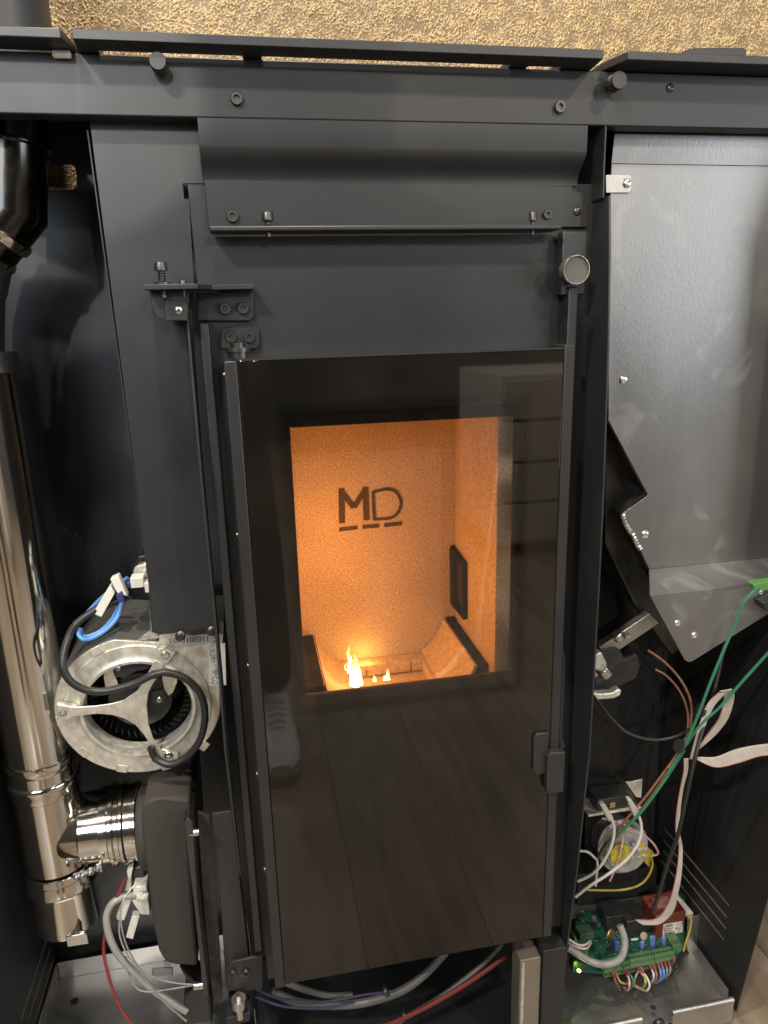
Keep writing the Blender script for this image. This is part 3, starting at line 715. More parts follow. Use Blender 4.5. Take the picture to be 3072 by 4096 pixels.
# ---------------------------------------------------------------- hopper of bare galvanised sheet
hop = thing('pellet_hopper', 'large bare galvanised sheet metal pellet hopper with rivets, right of the door', 'hopper', tuple(at(2850, 1700, .03)))
YH = .036
main = py([(2446, 655), (3300, 668), (3300, 2206), (2597, 2276), (2560, 2196), (2489, 2055), (2586, 1985), (2590, 1975), (2434, 1682), (2434, 1000)], YH)
hs = MB().prism(main, (0, .0015, 0)).build('hopper_sheet', GALVH, hop, .0003)
e0, e1 = py([(2460, 534), (3300, 544)], YH - .0022); f0, f1 = py([(2446, 653), (3300, 666)], YH)
MB().prism([e0, e1, f1, f0], (0, .0014, .0005)).build('hopper_top_flange', GALVH, hop)
# sloping band then lower plate standing proud
YP = -.004
g0, g1 = py([(2597, 2277), (3300, 2207)], YH); h0_, h1_ = py([(2600, 2381), (3300, 2300)], YP)
MB().prism([g0, g1, h1_, h0_], (0, .0012, -.0010)).build('hopper_fold', GALVH, hop)
low = py([(2600, 2382), (3300, 2301), (3300, 2315), (2768, 2646), (2752, 2648), (2739, 2640)], YP)
lowp = MB().prism(low, (0, .0015, 0)).build('hopper_lower_plate', GALVH, hop, .0003)
for u, v in ((2493, 1521), (2581, 2138)): fix('rivet', M_RIV, u, v, YH, 17, hs)
for u, v in ((2710, 2493), (2777, 2541), (3042, 2370), (3055, 2422)): fix('rivet', M_RIV, u, v, YP, 14 if u < 2900 else 13, lowp)
tb = MB().prism(py([(2424, 699), (2515, 696), (2526, 706), (2527, 760), (2517, 770), (2424, 771)], YH - .0025), (0, .0015, 0)).build('fixing_tab', GALV, hop, .0004)
fix('rivet', M_RIV, 2507, 733, YH - .0025, 18, tb)
mb = MB(); e = [V((p.x, YH + .0016, p.z)) for p in py([(2434, 1682), (2590, 1975), (2489, 2055), (2560, 2196), (2597, 2276)], YH)]
mb.strip(e, [p + V((.02, .10, 0)) for p in e], .0012); mb.build('hopper_return', INNER, hop)
# seam bead of sealant along the torn edge
mb = MB(); mb.tube(spline(py([(2489, 2055), (2500, 2090), (2530, 2140), (2545, 2170), (2562, 2200)], YH - .001), 6), [.0022 + .0014 * abs(math.sin(i * 1.7)) for i in range(25)], 7); mb.build('sealant_bead', BRIGHT, hop)
# inner dark panel and the pellet auger behind the hopper
MB().prism(py([(2380, 2000), (2650, 2000), (2645, 2700), (2615, 3300), (2590, 3600), (2330, 3700)], .20), (0, .002, 0)).build('inner_panel', INNER, S)
aug = thing('pellet_auger', 'dark pellet auger with its gear motor behind the right door flange, under the hopper', 'auger', tuple(at(2480, 2550, .1)))
MB().prism(py([(2420, 1700), (2600, 1990), (2500, 2055), (2790, 2560), (2690, 2620), (2540, 2420), (2420, 2180)], .075), (0, .06, 0)).build('auger_housing', DKSTEEL, aug, .002)
MB().tube(py([(2470, 2050), (2540, 2470)], .11), .020, 20).build('auger_tube', INNER, aug)
a0 = py([(2395, 2590), (2600, 2455), (2640, 2490), (2440, 2625)], .055); MB().prism(a0, (0, .012, 0)).build('mounting_bar', GALV, aug, .001)
MB().prism(py([(2370, 2590), (2560, 2470), (2575, 2490), (2385, 2606)], .075), (0, .03, 0)).build('motor_flange', DKSTEEL, aug, .001)
MB().prism(py([(2385, 2615), (2460, 2600), (2480, 2600), (2495, 2625), (2490, 2650), (2440, 2690), (2400, 2690)], .045), (0, .03, 0)).build('gear_case', BLKPL, aug, .003)
MB().prism(py([(2370, 2680), (2500, 2630), (2550, 2610), (2570, 2660), (2550, 2720), (2420, 2780), (2370, 2760)], .07), (0, .06, 0)).build('motor_body', BLKPL, aug, .004)
MB().prism(py([(2378, 2620), (2405, 2608), (2440, 2680), (2380, 2712)], .040), (0, .012, 0)).build('bearing_plate', ZINC, aug, .0015)
for u0, v0, u1, v1, r in ((2405, 2672, 2427, 2700, .0085), (2465, 2532, 2480, 2555, .0075)):
    MB().tube(py([(u0, v0), (u1, v1)], .035), r, 16).build('spacer', BRIGHT, aug, .001)
MB().prism(py([(2368, 2770), (2400, 2776), (2450, 2772), (2475, 2756), (2487, 2762), (2482, 2782), (2455, 2795), (2390, 2800)], .05), (0, .012, 0)).build('mounting_foot', ZINC, aug, .0015)
MB().box(at(2490, 2530, .06).x, at(2508, 2530, .06).x, .05, .06, at(2495, 2540, .06).z, at(2495, 2528, .06).z).build('terminal', BRIGHT, aug)

# ---------------------------------------------------------------- flue pipe: stainless, elbow, tee, cap
YPp = .085
fl = thing('flue_pipe', 'polished stainless flue pipe with elbow, tee and end cap at the far left', 'flue pipe', tuple(at(165, 3650, YPp)))
def fp_(u, v, dY=0): return at(u, v, YPp + dY)
rp = pxm(127, fp_(165, 3020))
A0, A1 = fp_(-100, 1487), fp_(165, 3020)
ax = (A1 - A0).normalized()
MB().tube([A0 - ax * .01, A1], rp, 64).build('straight_pipe', STEEL, fl)
# collar at the top of the straight pipe (black sleeve)
MB().lathe(fp_(-112, 1410), ax, [(0, rp * 1.02), (0, rp * 1.13), (.020, rp * 1.16), (.022, rp * 1.12), (.022, rp * 1.0)], 64).build('collar', DKSTEEL, fl)
# offset: upper vertical piece, slanting segment
up0, up1, up2, up3 = fp_(44, 478), fp_(55, 850), fp_(-95, 1190), fp_(-112, 1410)
ru = pxm(132, fp_(60, 700))
mb = MB().tube([up0, fp_(52, 850), fp_(-95, 1020)], ru, 64)
mb.build('upper_pipe', DKGLOSS, fl)
MB().lathe(up0 + V((0, 0, .002)), (up1 - up0), [(-.004, ru * .9), (-.004, ru * 1.03), (0, ru * 1.05), (.018, ru * 1.05), (.020, ru * 1.08), (.024, ru * 1.08), (.026, ru * 1.0)], 64).build('pipe_collar', DKGLOSS, fl)
MB().lathe(up0 + V((0, 0, .007)), (up1 - up0), [(0, ru * 1.0), (0, ru * 1.06), (.0035, ru * 1.07), (.0035, ru * 1.0)], 64, 0, True).build('collar_rim', STEEL, fl)
dd = (fp_(-95, 1020) - fp_(52, 850)).normalized(); mb = MB()
for k in (.016, .040): mb.lathe(fp_(52, 850) + dd * k, dd, [(0, ru * .98), (.001, ru * 1.05), (.005, ru * 1.08), (.010, ru * 1.05), (.012, ru * .98)], 64)
mb.build('elbow_band', STEEL, fl)
MB().tube(spline([fp_(-80, 1000), fp_(-108, 1150), fp_(-112, 1290), up3], 6), [ru * .97] * 7 + [ru * .92] * 12, 48).build('elbow_neck', DKSTEEL, fl)
# tee and caps along the same axis
mb = MB(); n = lambda u, v: (fp_(u, v) - A1).dot(ax)
L1, L2, L3, L4 = n(185, 3150), n(240, 3440), n(255, 3540), n(272, 3670)
mb.lathe(A1 - ax * .004, ax, [(0, rp), (.001, rp * 1.07), (.006, rp * 1.09), (.011, rp * 1.07), (.013, rp * 1.03), (.026, rp * 1.03), (.028, rp * 1.07), (.033, rp * 1.09), (.037, rp * 1.05), (.046, rp * 1.05), (.048, rp), (L2, rp)], 64)
mb.build('tee_body', STEEL, fl)
MB().lathe(A1 + ax * L2, ax, [(0, rp), (.001, rp * 1.05), (.008, rp * 1.09), (.011, rp * 1.04), (.020, rp * 1.10), (.025, rp * 1.12), (.030, rp * 1.05), (L4 - L2 - .004, rp * 1.05), (L4 - L2, rp * 1.01), (L4 - L2, .001)], 64).build('end_cap', STEEL, fl)
P = A1 + ax * (L4 - .004); MB().box(P.x + .005, P.x + .030, P.y - rp * 1.06, P.y - rp * .9, P.z - .012, P.z + .004).build('cap_tab', STEEL, fl, .001)
# horizontal branch
bc = fp_(235, 3325); zc = bc.z; xb0 = bc.x; rb = pxm(150, fp_(480, 3310))
xo = lambda u: fp_(u, 3305).x - xb0
mb = MB().lathe((xb0, YPp, zc), (1, 0, 0), [(0, rb * .70), (xo(255), rb * .78), (xo(335), rb * .86), (xo(342), rb * .90), (xo(420), rb * .92), (xo(424), rb * .99), (xo(455), rb * .99), (xo(462), rb * 1.05), (xo(476), rb * 1.05), (xo(482), rb * .99), (xo(498), rb * .99), (xo(504), rb * 1.05), (xo(515), rb * 1.05), (xo(522), rb * 1.0), (xo(556), rb), (xo(558), rb * 1.03), (xo(566), rb * 1.03), (xo(570), rb * .97)], 64)
mb.build('branch_pipe', STEEL, fl)
cl = MB()
for k, (u, v) in enumerate(((310, 3500), (335, 3490), (365, 3480), (395, 3465))):
    P = at(u, v, YPp - rp * 1.05); cl.lathe(P, (0, -1, .3), [(0, .004), (.004, .005), (.008, .003), (.010, .001)], 10)
cl.box(at(398, 3462, .03).x, at(404, 3462, .03).x, .03, .034, at(400, 3490, .03).z, at(400, 3455, .03).z)
cl.build('clamp_screw', BRIGHT, fl)
# flue seen above the stove at the top left: painted black
P = at(-10, 60, .12); MB().lathe((P.x, .12, ZB + .0075), (0, 0, 1), [(0, .060), (.004, .060), (.004, .048), (.30, .048)], 48).build('chimney_pipe', PAINT, S)

# ---------------------------------------------------------------- smoke extractor box
sx = thing('smoke_extractor', 'dark rounded smoke extractor housing joined to the flue branch, lower left', 'extractor', tuple(at(660, 3780, .05)))
pts = py([(562, 3260), (575, 3215), (610, 3196), (700, 3190), (758, 3200), (757, 3400), (768, 3600), (792, 3868), (700, 3862), (660, 3848), (634, 3805), (612, 3700), (590, 3500), (572, 3380)], .018)
MB().prism(flatY(pts, .018), (0, .075, 0)).build('extractor_housing', CAST, sx, .006)
P = at(640, 3330, .06); MB().lathe((at(574, 3310, .085).x, .075, P.z), (1, 0, 0), [(0, .047), (.004, .050), (.06, .050)], 40).build('extractor_inlet', CAST, sx)
sp_ = py([(735, 3290), (752, 3272), (770, 3290), (790, 3600), (835, 3985), (815, 3985), (776, 3620)], -.004)
fg = MB().prism(sp_, (0, .15, 0)).build('extractor_flange', DKSTEEL, sx, .0008)
MB().prism(py([(790, 3250), (838, 3270), (880, 3800), (890, 4000), (850, 3990), (815, 3640)], .030), (0, .006, 0)).build('gasket', mat('fibre_gasket', (.035, .030, .026), .95, 0, .4, 90, .6, 400), sx, .001)
for u, v in ((826, 3328), (845, 3940)):
    MB().tube(py([(u - 70, v + 4), (u - 30, v)], .0), .0042, 12).build('bolt', BRIGHT, sx)
MB().prism(py([(848, 3255), (925, 3245), (1005, 3900), (905, 3960), (888, 3700)], .035), (0, .003, 0)).build('extractor_plate', CAST, sx, .001)
mb = MB(); mb.prism(py([(715, 3870), (840, 3990), (850, 4096), (730, 4110), (735, 4000), (770, 3960)], .02), (0, .04, 0)); mb.build('extractor_boot', BLKPL, sx, .003)

# ---------------------------------------------------------------- blower fan (leans forward)
th = math.radians(5)
NF = V((0, -math.cos(th), -math.sin(th))); UF = V((0, -math.sin(th), math.cos(th)))
OF = at(548, 2822, .055)
def fq(u, v, lift=0.0): return atp(u, v, OF, NF) + NF * lift
fan = thing('blower_fan', 'round zinc plated convection blower fan with three armed bracket, left below the side panel', 'blower fan', tuple(OF))
RF = (fq(888, 2838) - fq(232, 2800)).length / 2
ring_c = fq(556, 2828)
def disc(r0, r1, lift, th_, n=72):
    """flat ring in the fan plane"""
    o = [ring_c + (EX * math.cos(2 * math.pi * i / n) + UF * math.sin(2 * math.pi * i / n)) * r1 + NF * lift for i in range(n)]
    h = [ring_c + (EX * math.cos(2 * math.pi * i / n) + UF * math.sin(2 * math.pi * i / n)) * r0 + NF * lift for i in range(n)]
    return MB().prism([o, h], NF * th_)
RI = RF * .655
oc = [ring_c + (EX * math.cos(a) + UF * math.sin(a)) * RF for a in [math.radians(d) for d in range(65, -296, -6)]]
# scroll face: circle with the outlet corner at the upper right
face = [p for p in oc if not (p.x > ring_c.x + RF * .45 and (p - ring_c).dot(UF) > RF * .05)]
face = [ring_c + (EX * math.cos(a) + UF * math.sin(a)) * RF for a in [math.radians(d) for d in range(100, 361, 5)]] + [fq(890, 2540), fq(640, 2536), fq(636, 2570)]
hole_ = [ring_c + (EX * math.cos(a) + UF * math.sin(a)) * (RI + .004) for a in [math.radians(d) for d in range(0, 360, 5)]]
MB().prism([face, hole_], -NF * .0012).build('fan_face', ZINC, fan, .0004)
# pressed inlet ring
def ringlathe(prof, name, m, n=72): return MB().lathe(ring_c, NF, prof, n).build(name, m, fan)
mb = MB(); vs = []; fs = []; prof = [(.0004, RF * .90), (.0022, RF * .89), (.0025, RF * .78), (.0032, RF * .73), (.0055, RF * .70), (.0052, RF * .665), (.000, RF * .645), (-.016, RF * .655), (-.016, RF * .665), (-.001, RF * .665), (.0002, RF * .70), (.0003, RF * .88)]
n = 80
for (t, r) in prof:
    for j in range(n):
        q = 2 * math.pi * j / n; vs.append(ring_c + NF * t + (EX * math.cos(q) + UF * math.sin(q)) * r)
for i in range(len(prof)):
    i2 = (i + 1) % len(prof)
    for j in range(n):
        k = (j + 1) % n; fs.append((i * n + j, i * n + k, i2 * n + k, i2 * n + j))
MB().add(vs, fs).build('inlet_ring', ZINC, fan)
# scroll side wall behind
mb = MB(); fr = [p - NF * .0013 for p in face]; mb.strip(fr + [fr[0]], [p - NF * .10 for p in fr] + [fr[0] - NF * .10], .001); mb.build('scroll_wall', GALV, fan)
mb = MB(); q = [ring_c - NF * .10 + (EX * math.cos(a) + UF * math.sin(a)) * RF * .9 for a in [math.radians(d) for d in range(0, 360, 8)]]; mb.prism(q, -NF * .001); mb.build('fan_backplate', INNER, fan)
# impeller blades
mb = MB()
for k in range(44):
    a = 2 * math.pi * k / 44; d = EX * math.cos(a) + UF * math.sin(a); t = -EX * math.sin(a) + UF * math.cos(a)
    o = ring_c + d * RI * .84 - NF * .022; mb.obox(o, d * RI * .14 + t * .004, -NF * .055, t * .0008)
o = mb.build('impeller_blades', BLKPL, fan); o['kind'] = 'stuff'
# motor parts behind the spider
MB().lathe(ring_c - NF * .05, NF, [(0, RI * .62), (.035, RI * .60), (.040, RI * .3), (.040, .001)], 48).build('fan_motor', BLKPL, fan)
MB().prism([fq(*p, -.008) for p in ((410, 2720), (420, 2675), (445, 2645), (500, 2622), (560, 2615), (625, 2632), (600, 2652), (520, 2650), (460, 2650), (450, 2700), (468, 2745), (470, 2765), (420, 2776))], NF * .0015).build('motor_bracket', ZINC, fan, .0005)
MB().prism([fq(*p, -.009) for p in ((648, 2672), (672, 2662), (695, 2672), (707, 2705), (706, 2745), (690, 2785), (672, 2798), (655, 2775), (646, 2730))], NF * .0015).build('motor_bracket', ZINC, fan, .0005)
MB().prism([fq(*p, -.006) for p in ((450, 2660), (470, 2640), (560, 2652), (630, 2640), (620, 2675), (540, 2690), (500, 2715), (460, 2712))], NF * .005).build('terminal_cover', BLKPL, fan, .0015)
MB().prism([fq(*p, -.007) for p in ((600, 2770), (650, 2765), (668, 2790), (660, 2815), (625, 2825), (600, 2810))], NF * .005).build('terminal_cover', BLKPL, fan, .0015)
RFIX = (th, 0, 0)
def ffix(name, me, u, v, lift, r): return fix(name, me, 0, 0, 0, r, fan, (th, random.uniform(0, 6), 0), fq(u, v, lift))
for u, v in ((470, 2674), (637, 2800)): ffix('screw', M_PANB, u, v, -.001, 12)
for u, v in ((552, 2628), (693, 2718)): ffix('screw', M_RIV, u, v, -.006, 8)
# three-armed spider
sp3 = [(237, 2795), (237, 2855), (285, 2850), (305, 2842), (400, 2830), (430, 2832), (480, 2842), (540, 2868), (580, 2905), (605, 2950), (625, 2990), (668, 3060), (672, 3030), (690, 3010), (660, 2990), (640, 2950), (605, 2900), (592, 2850), (592, 2780), (605, 2735), (630, 2695), (650, 2650), (660, 2625), (610, 2640), (595, 2670), (575, 2700), (550, 2745), (490, 2780), (440, 2795), (395, 2802), (300, 2808)]
sp3 = [(237, 2795), (237, 2856), (285, 2851), (305, 2843), (400, 2832), (450, 2836), (500, 2850), (545, 2875), (580, 2915), (605, 2955), (625, 2990), (655, 3030), (700, 3014), (650, 2975), (615, 2925), (598, 2870), (592, 2800), (598, 2750), (615, 2715), (640, 2680), (660, 2640), (625, 2618), (605, 2655), (585, 2690), (555, 2740), (500, 2778), (450, 2792), (395, 2800), (300, 2806)]
MB().prism([fq(u, v, .010) for u, v in sp3], NF * .0015).build('spider_bracket', ZINC, fan, .0008)
MB().prism([fq(*p, .0035) for p in ((234, 2795), (300, 2804), (312, 2812), (310, 2842), (292, 2853), (236, 2858))], NF * .0065).build('bracket_foot', ZINC, fan, .0012)
MB().prism([fq(*p, .0035) for p in ((620, 2620), (636, 2576), (664, 2574), (706, 2594), (680, 2634), (640, 2642))], NF * .0065).build('bracket_foot', ZINC, fan, .0012)
MB().prism([fq(*p, .0030) for p in ((628, 2990), (655, 2975), (715, 2998), (720, 3020), (660, 3040), (640, 3018))], NF * .0065).build('bracket_foot', ZINC, fan, .0012)
for u, v in ((260, 2828), (664, 2602), (676, 2998)): ffix('screw', M_TORX, u, v, .010, 17)
# bent tabs round the rim
for u, v in ((265, 2718), (335, 3004), (490, 3070), (665, 3060), (815, 2980), (388, 2600), (246, 2880)):
    P = fq(u, v, .0005); d = (P - ring_c); d = (d - NF * d.dot(NF)).normalized(); t = NF.cross(d)
    MB().obox(P - d * .005 - t * .006, d * .010, t * .012, NF * .0022).build('rim_tab', ZINC, fan, .0006)
# paper labels
st1 = MB().prism([fq(*p, .0004) for p in ((676, 2545), (880, 2532), (882, 2572), (720, 2582), (678, 2566))], NF * .0004).build('number_label', STICK, fan)
st2 = MB().prism([fq(*p, .0004) for p in ((838, 2578), (900, 2572), (905, 2738), (836, 2742))], NF * .0004).build('rating_label', STICK, fan)
def decal(txt, size, P, xd, yd, parent, name='print'):
    me = text_mesh(txt, 1.0, .0); me.materials.clear(); me.materials.append(INK)
    n_ = xd.cross(yd); Mx = Matrix(((xd.x, yd.x, n_.x, 0), (xd.y, yd.y, n_.y, 0), (xd.z, yd.z, n_.z, 0), (0, 0, 0, 1)))
    me.transform(Matrix.Translation(P) @ Mx @ Matrix.Scale(size, 4)); return link(name, me, parent)
e_ = (fq(840, 2552) - fq(735, 2558)).normalized(); u_ = NF.cross(e_) * -1
decal('1103010401', pxm(31, OF), fq(838, 2543, .0012), -e_, -(NF.cross(e_)), st1)
tu = (fq(858, 2600) - fq(862, 2700)).normalized(); tr_ = NF.cross(tu) * -1
for txt, u, v, s in (('www.trial.it', 843, 2622, 8), ('CAD12R-011', 858, 2650, 14), ('CREH15 120X123 CSX 90W 2UF', 872, 2705, 14), ('Srl', 858, 2690, 9), ('C E', 884, 2735, 20)):
    decal(txt, pxm(s * 1.25, OF), fq(u, v, .0012), tu, tu.cross(NF) * -1, st2)
mb = MB()
for k in range(5): mb.obox(fq(850 - (k % 2) * 6, 2735 - k * 6, .0009), EX * .0022, UF * .0008, NF * .0002)
mb.build('maker_mark', INK, st2)
# ---------------------------------------------------------------- small things on the left
P0, P1 = fq(480, 2780), fq(600, 2560)
duct = py([(490, 2640), (545, 2500), (640, 2420), (700, 2400)], .10) + py([(700, 2540), (640, 2545)], .05) + [fq(560, 2562), fq(490, 2600)]
mb = MB()
a = [at(496, 2636, .075), at(560, 2480, .115), at(720, 2360, .125)]; bb = [fq(540, 2566), fq(640, 2550), fq(720, 2530)]
mb.strip(a, bb, .0012); mb.build('outlet_duct', ZINC, fan)
cap = thing('capacitor', 'cylindrical motor capacitor with white plastic end cap beside the side panel edge', 'capacitor', tuple(at(580, 2300, .07)))
c0 = at(590, 2296, .075); ca = V((.22, .80, .42)).normalized(); rc = pxm(60, c0)
MB().lathe(c0, ca, [(0, rc * .96), (.002, rc * 1.02), (.006, rc * 1.02), (.008, rc * .96), (.012, rc * .96), (.013, rc), (.016, rc * .95), (.06, rc * .95), (.062, rc * .9)], 40).build('can', BRIGHT, cap)
fa = ca.cross(EX).normalized(); fx = fa.cross(ca).normalized() * 1
cc = MB().lathe(c0 + ca * .001, -ca, [(0, rc * .9), (.003, rc * .9), (.003, .0005)], 36).build('end_cap', NYLON, cap)
mb = MB(); o = c0 - ca * .0022
mb.obox(o - fx * rc * .75 - fa * .0015, fx * rc * 1.5, fa * .003, -ca * .004); mb.obox(o - fa * rc * .7 - fx * .0015, fa * rc * 1.4, fx * .003, -ca * .004)
mb.build('cap_rib', NYLON, cap, .0006)
for du, dv in ((-38, 26), (18, 44)):
    q = at(590 + du, 2296 + dv, .062); MB().box(q.x - .007, q.x + .007, q.y - .008, q.y + .008, q.z - .006, q.z + .006).build('terminal_sleeve', NYLON, cap, .001)

def wire(name, label, pts, Y, r, m, cat='wire', group=None, z=None, k=7, parent=None, n=8):
    if z: pts = [(z[0] + u * z[2], z[1] + v * z[2]) for u, v in pts]
    if isinstance(Y, (int, float)): Y = [Y]
    P = []
    for i, (u, v) in enumerate(pts):
        t = i / (len(pts) - 1) * (len(Y) - 1); j = min(int(t), max(len(Y) - 2, 0)); y = Y[j] + ((Y[j + 1] - Y[j]) * (t - j) if len(Y) > 1 else 0)
        P.append(at(u, v, y))
    o = MB().tube(spline(P, k), pxm(r, P[0]), n).build(name, m, parent)
    if label: tag(o, label, cat, group)
    return o
ZA = (0, 2048, .6172); ZB_ = (2048, 2048, .6172); ZC = (2048, 3072, .6172); ZD = (350, 3450, .3918); ZE = (1024, 3072, .6172); ZF = (2270, 3000, .3195); ZG = (2230, 3500, .3617)
# thick black fan cable, lying over the spider
pts = [(850, 540), (700, 600), (610, 640), (500, 720), (442, 820), (428, 920), (470, 1010), (570, 1078), (700, 1090), (880, 1045), (1010, 985), (1100, 975), (1210, 1012), (1300, 1100), (1333, 1230), (1310, 1380), (1240, 1490), (1120, 1557), (1020, 1540), (985, 1470)]
P = []
for i, (u, v) in enumerate(pts):
    uu, vv = u * .6172, 2048 + v * .6172
    P.append(at(uu, vv, .075 - .006 * i) if i < 5 else fq(uu, vv, .022 if 5 < i < 18 else .016))
cb = tag(MB().tube(spline(P, 8), pxm(14.5, OF), 14).build('fan_cable', RUBBER), 'thick black rubber cable looping over the blower fan spider', 'cable')
for i, rr in ((3, 15.5), (10, 17), (18, 17)):
    MB().lathe(P[i] - (P[i + 1] - P[i - 1]).normalized() * .002, (P[min(i + 1, 19)] - P[i - 1]), [(0, pxm(rr, OF)), (.004, pxm(rr, OF))], 14).build('cable_tie', BLKPL, cb)
wire('blue_wire', 'outer blue wire of the pair looping from the white connectors, left of the duct', [(790, 580), (760, 680), (690, 760), (600, 815), (540, 825), (508, 790), (520, 750)], [.07, .05, .06], 8.5, W_BLUE, 'wire', 'blue wires at the capacitor', ZA)
wire('blue_wire', 'inner blue wire of the pair looping from the white connectors, left of the duct', [(770, 590), (735, 680), (660, 765), (590, 800), (548, 806), (525, 785), (528, 755)], [.075, .058, .066], 8, W_BLUE, 'wire', 'blue wires at the capacitor', ZA)
wire('blue_wire', 'blue wire running straight up from behind the white connectors to the capacitor', [(560, 660), (640, 575), (740, 490), (830, 425)], [.09, .085], 8, W_BLUE, 'wire', 'blue wires at the capacitor', ZA)
def block(name, label, pts, Y, d, m, z, cat='connector', bev=.0012, group=None, parent=None):
    o = MB().prism(flatY([at(z[0] + u * z[2], z[1] + v * z[2], Y) for u, v in pts], Y), (0, d, 0)).build(name, m, parent, bev)
    if label: tag(o, label, cat, group)
    return o
block('wire_connector', 'lower white nylon sleeve connector slanting down left toward the black cable', [(600, 660), (655, 686), (748, 520), (712, 476)], .060, .012, NYLON, ZA, group='white sleeve connectors by the capacitor')
block('wire_connector', 'upper white nylon sleeve connector with a navy plug below it, by the capacitor', [(712, 436), (766, 412), (828, 550), (760, 528)], .056, .012, NYLON, ZA, group='white sleeve connectors by the capacitor')
block('wire_plug', 'small navy blue plug under the upper white connector', [(750, 540), (790, 512), (812, 592), (764, 588)], .054, .010, BLUEP, ZA, 'plug')
block('wire_plug', 'small navy blue plug at the lower left of the capacitor', [(806, 462), (850, 450), (862, 490), (812, 500)], .068, .010, BLUEP, ZA, 'plug')
# perforated arc in the back panel
P = [at(u * .6172, 2048 + v * .6172, YK - .0004) for u, v in ((270, 96), (370, 96), (490, 148), (575, 240), (612, 360), (630, 470), (650, 560))]
for i, q in enumerate(spline(P, 7)):
    if i % 2 == 0: MB().lathe(q, (0, -1, 0), [(0, .0012 + .0006 * (i % 3)), (.0004, .0008)], 6).build('perforation', DKSTEEL, S)
# tubes and wires below the extractor
wire('silicone_tube', 'thick translucent silicone hose curving down left of the smoke extractor', [(600, 345), (420, 340), (270, 400), (200, 520), (198, 640), (240, 800), (330, 960), (480, 1120), (640, 1280), (800, 1390), (1010, 1520)], [.05, .03, .02], 14, SILI, 'hose', None, ZD, 7, None, 12)
wire('braided_wire', 'thin braided steel sensor lead crossing the silicone hose by the extractor', [(600, 185), (480, 240), (390, 340), (345, 470), (345, 640), (400, 850), (500, 1040), (620, 1220), (760, 1400), (1010, 1620)], [.03, .0, -.01], 3.6, BRAID, 'wire', None, ZD)
wire('white_wire', 'thin white sensor wire swinging right to the extractor bolt', [(325, 600), (330, 750), (400, 930), (520, 1080), (700, 1180), (900, 1230), (1090, 1248)], [.03, .02, .01], 3.6, W_GREY, 'wire', 'thin white wires under the flue', ZD)
wire('white_wire', 'thin white sensor wire making the lowest loop above the left tray', [(395, 960), (420, 1130), (500, 1280), (620, 1320), (800, 1300), (1080, 1252)], [.03, .02, .01], 3.4, W_GREY, 'wire', 'thin white wires under the flue', ZD)
wire('red_wire', 'dark red wire hanging in front of the left galvanised tray', [(385, 150), (330, 290), (250, 480), (185, 700), (165, 900), (200, 1100), (270, 1330), (360, 1520), (490, 1700)], [.05, .03, .0], 6.5, W_RED, 'wire', None, ZD)
ps = block('pressure_sensor', 'boxy white plastic sensor half hidden behind the extractor housing', [(470, 250), (600, 240), (640, 540), (545, 535), (455, 400)], .045, .03, NYLON, ZD, 'sensor')
q = [at(ZD[0] + u * ZD[2], ZD[1] + v * ZD[2], .04) for u, v in ((505, 345), (612, 345))]
mb = MB(); 
for i in range(5): mb.lathe(q[0] + (q[1] - q[0]) * (i / 5), q[1] - q[0], [(0, .0045), (.0016, .006), (.0034, .0045)], 12)
mb.build('hose_barb', NYLON, ps)
block('wire_connector', 'white spade sleeve left of the braided lead under the flue branch', [(290, 560), (370, 380), (450, 380), (375, 596), (300, 592)], .050, .010, NYLON, ZD, group='white spade sleeves under the flue')
block('wire_connector', 'white spade sleeve hanging below the boxy white sensor', [(390, 770), (455, 550), (532, 548), (462, 790)], .050, .010, NYLON, ZD, group='white spade sleeves under the flue')
block('wire_connector', 'white spade sleeve standing up just under the flue branch collar', [(380, 300), (410, 170), (400, 90), (465, 50), (440, 180), (450, 300)], .055, .010, NYLON, ZD, group='white spade sleeves under the flue')
block('motor_stub', 'black round motor stub behind the hose, under the flue branch', [(450, 60), (590, 20), (600, 200), (450, 215)], .060, .03, BLKPL, ZD, 'motor', .004)
block('tray_tab', None, [(655, 1085), (870, 1075), (875, 1160), (660, 1165)], .16, .002, DKSTEEL, ZD, parent=S)
# hoses and wires under the door
wire('grey_hose', 'wide grey hose bending up to the right under the door', [(1230, 1190), (1100, 1330), (950, 1440), (750, 1508), (560, 1535), (300, 1525), (100, 1450)], [.06, .03, .05], 16, W_DGREY, 'hose', 'hoses under the door', ZE, 7, None, 10)
wire('grey_hose', 'grey hose crossing under the lower left corner of the door', [(190, 1390), (330, 1440), (480, 1475), (620, 1470)], [.04, .05], 13, W_DGREY, 'hose', 'hoses under the door', ZE, 7, None, 10)
wire('grey_hose', 'grey hose running alongside the red wire under the door', [(1600, 1140), (1450, 1290), (1200, 1480), (1000, 1600), (880, 1680)], [.06, .03], 10, W_DGREY, 'hose', 'hoses under the door', ZE, 7, None, 10)
wire('red_wire', 'red wire slanting across the dark base under the door', [(1620, 1220), (1400, 1375), (1150, 1525), (900, 1645), (780, 1680)], [.05, .02], 9, W_RED, 'wire', None, ZE)
wire('dark_blue_wire', 'upper dark blue wire under the lower left door corner', [(-10, 1430), (150, 1492), (400, 1520), (700, 1470), (900, 1445)],   .035, 5, W_NAVY, 'wire', 'dark blue wires under the door', ZE)
wire('dark_blue_wire', 'lower dark blue wire under the lower left door corner', [(-10, 1480), (180, 1545), (420, 1556), (640, 1520)], .03, 5, W_NAVY, 'wire', 'dark blue wires under the door', ZE)
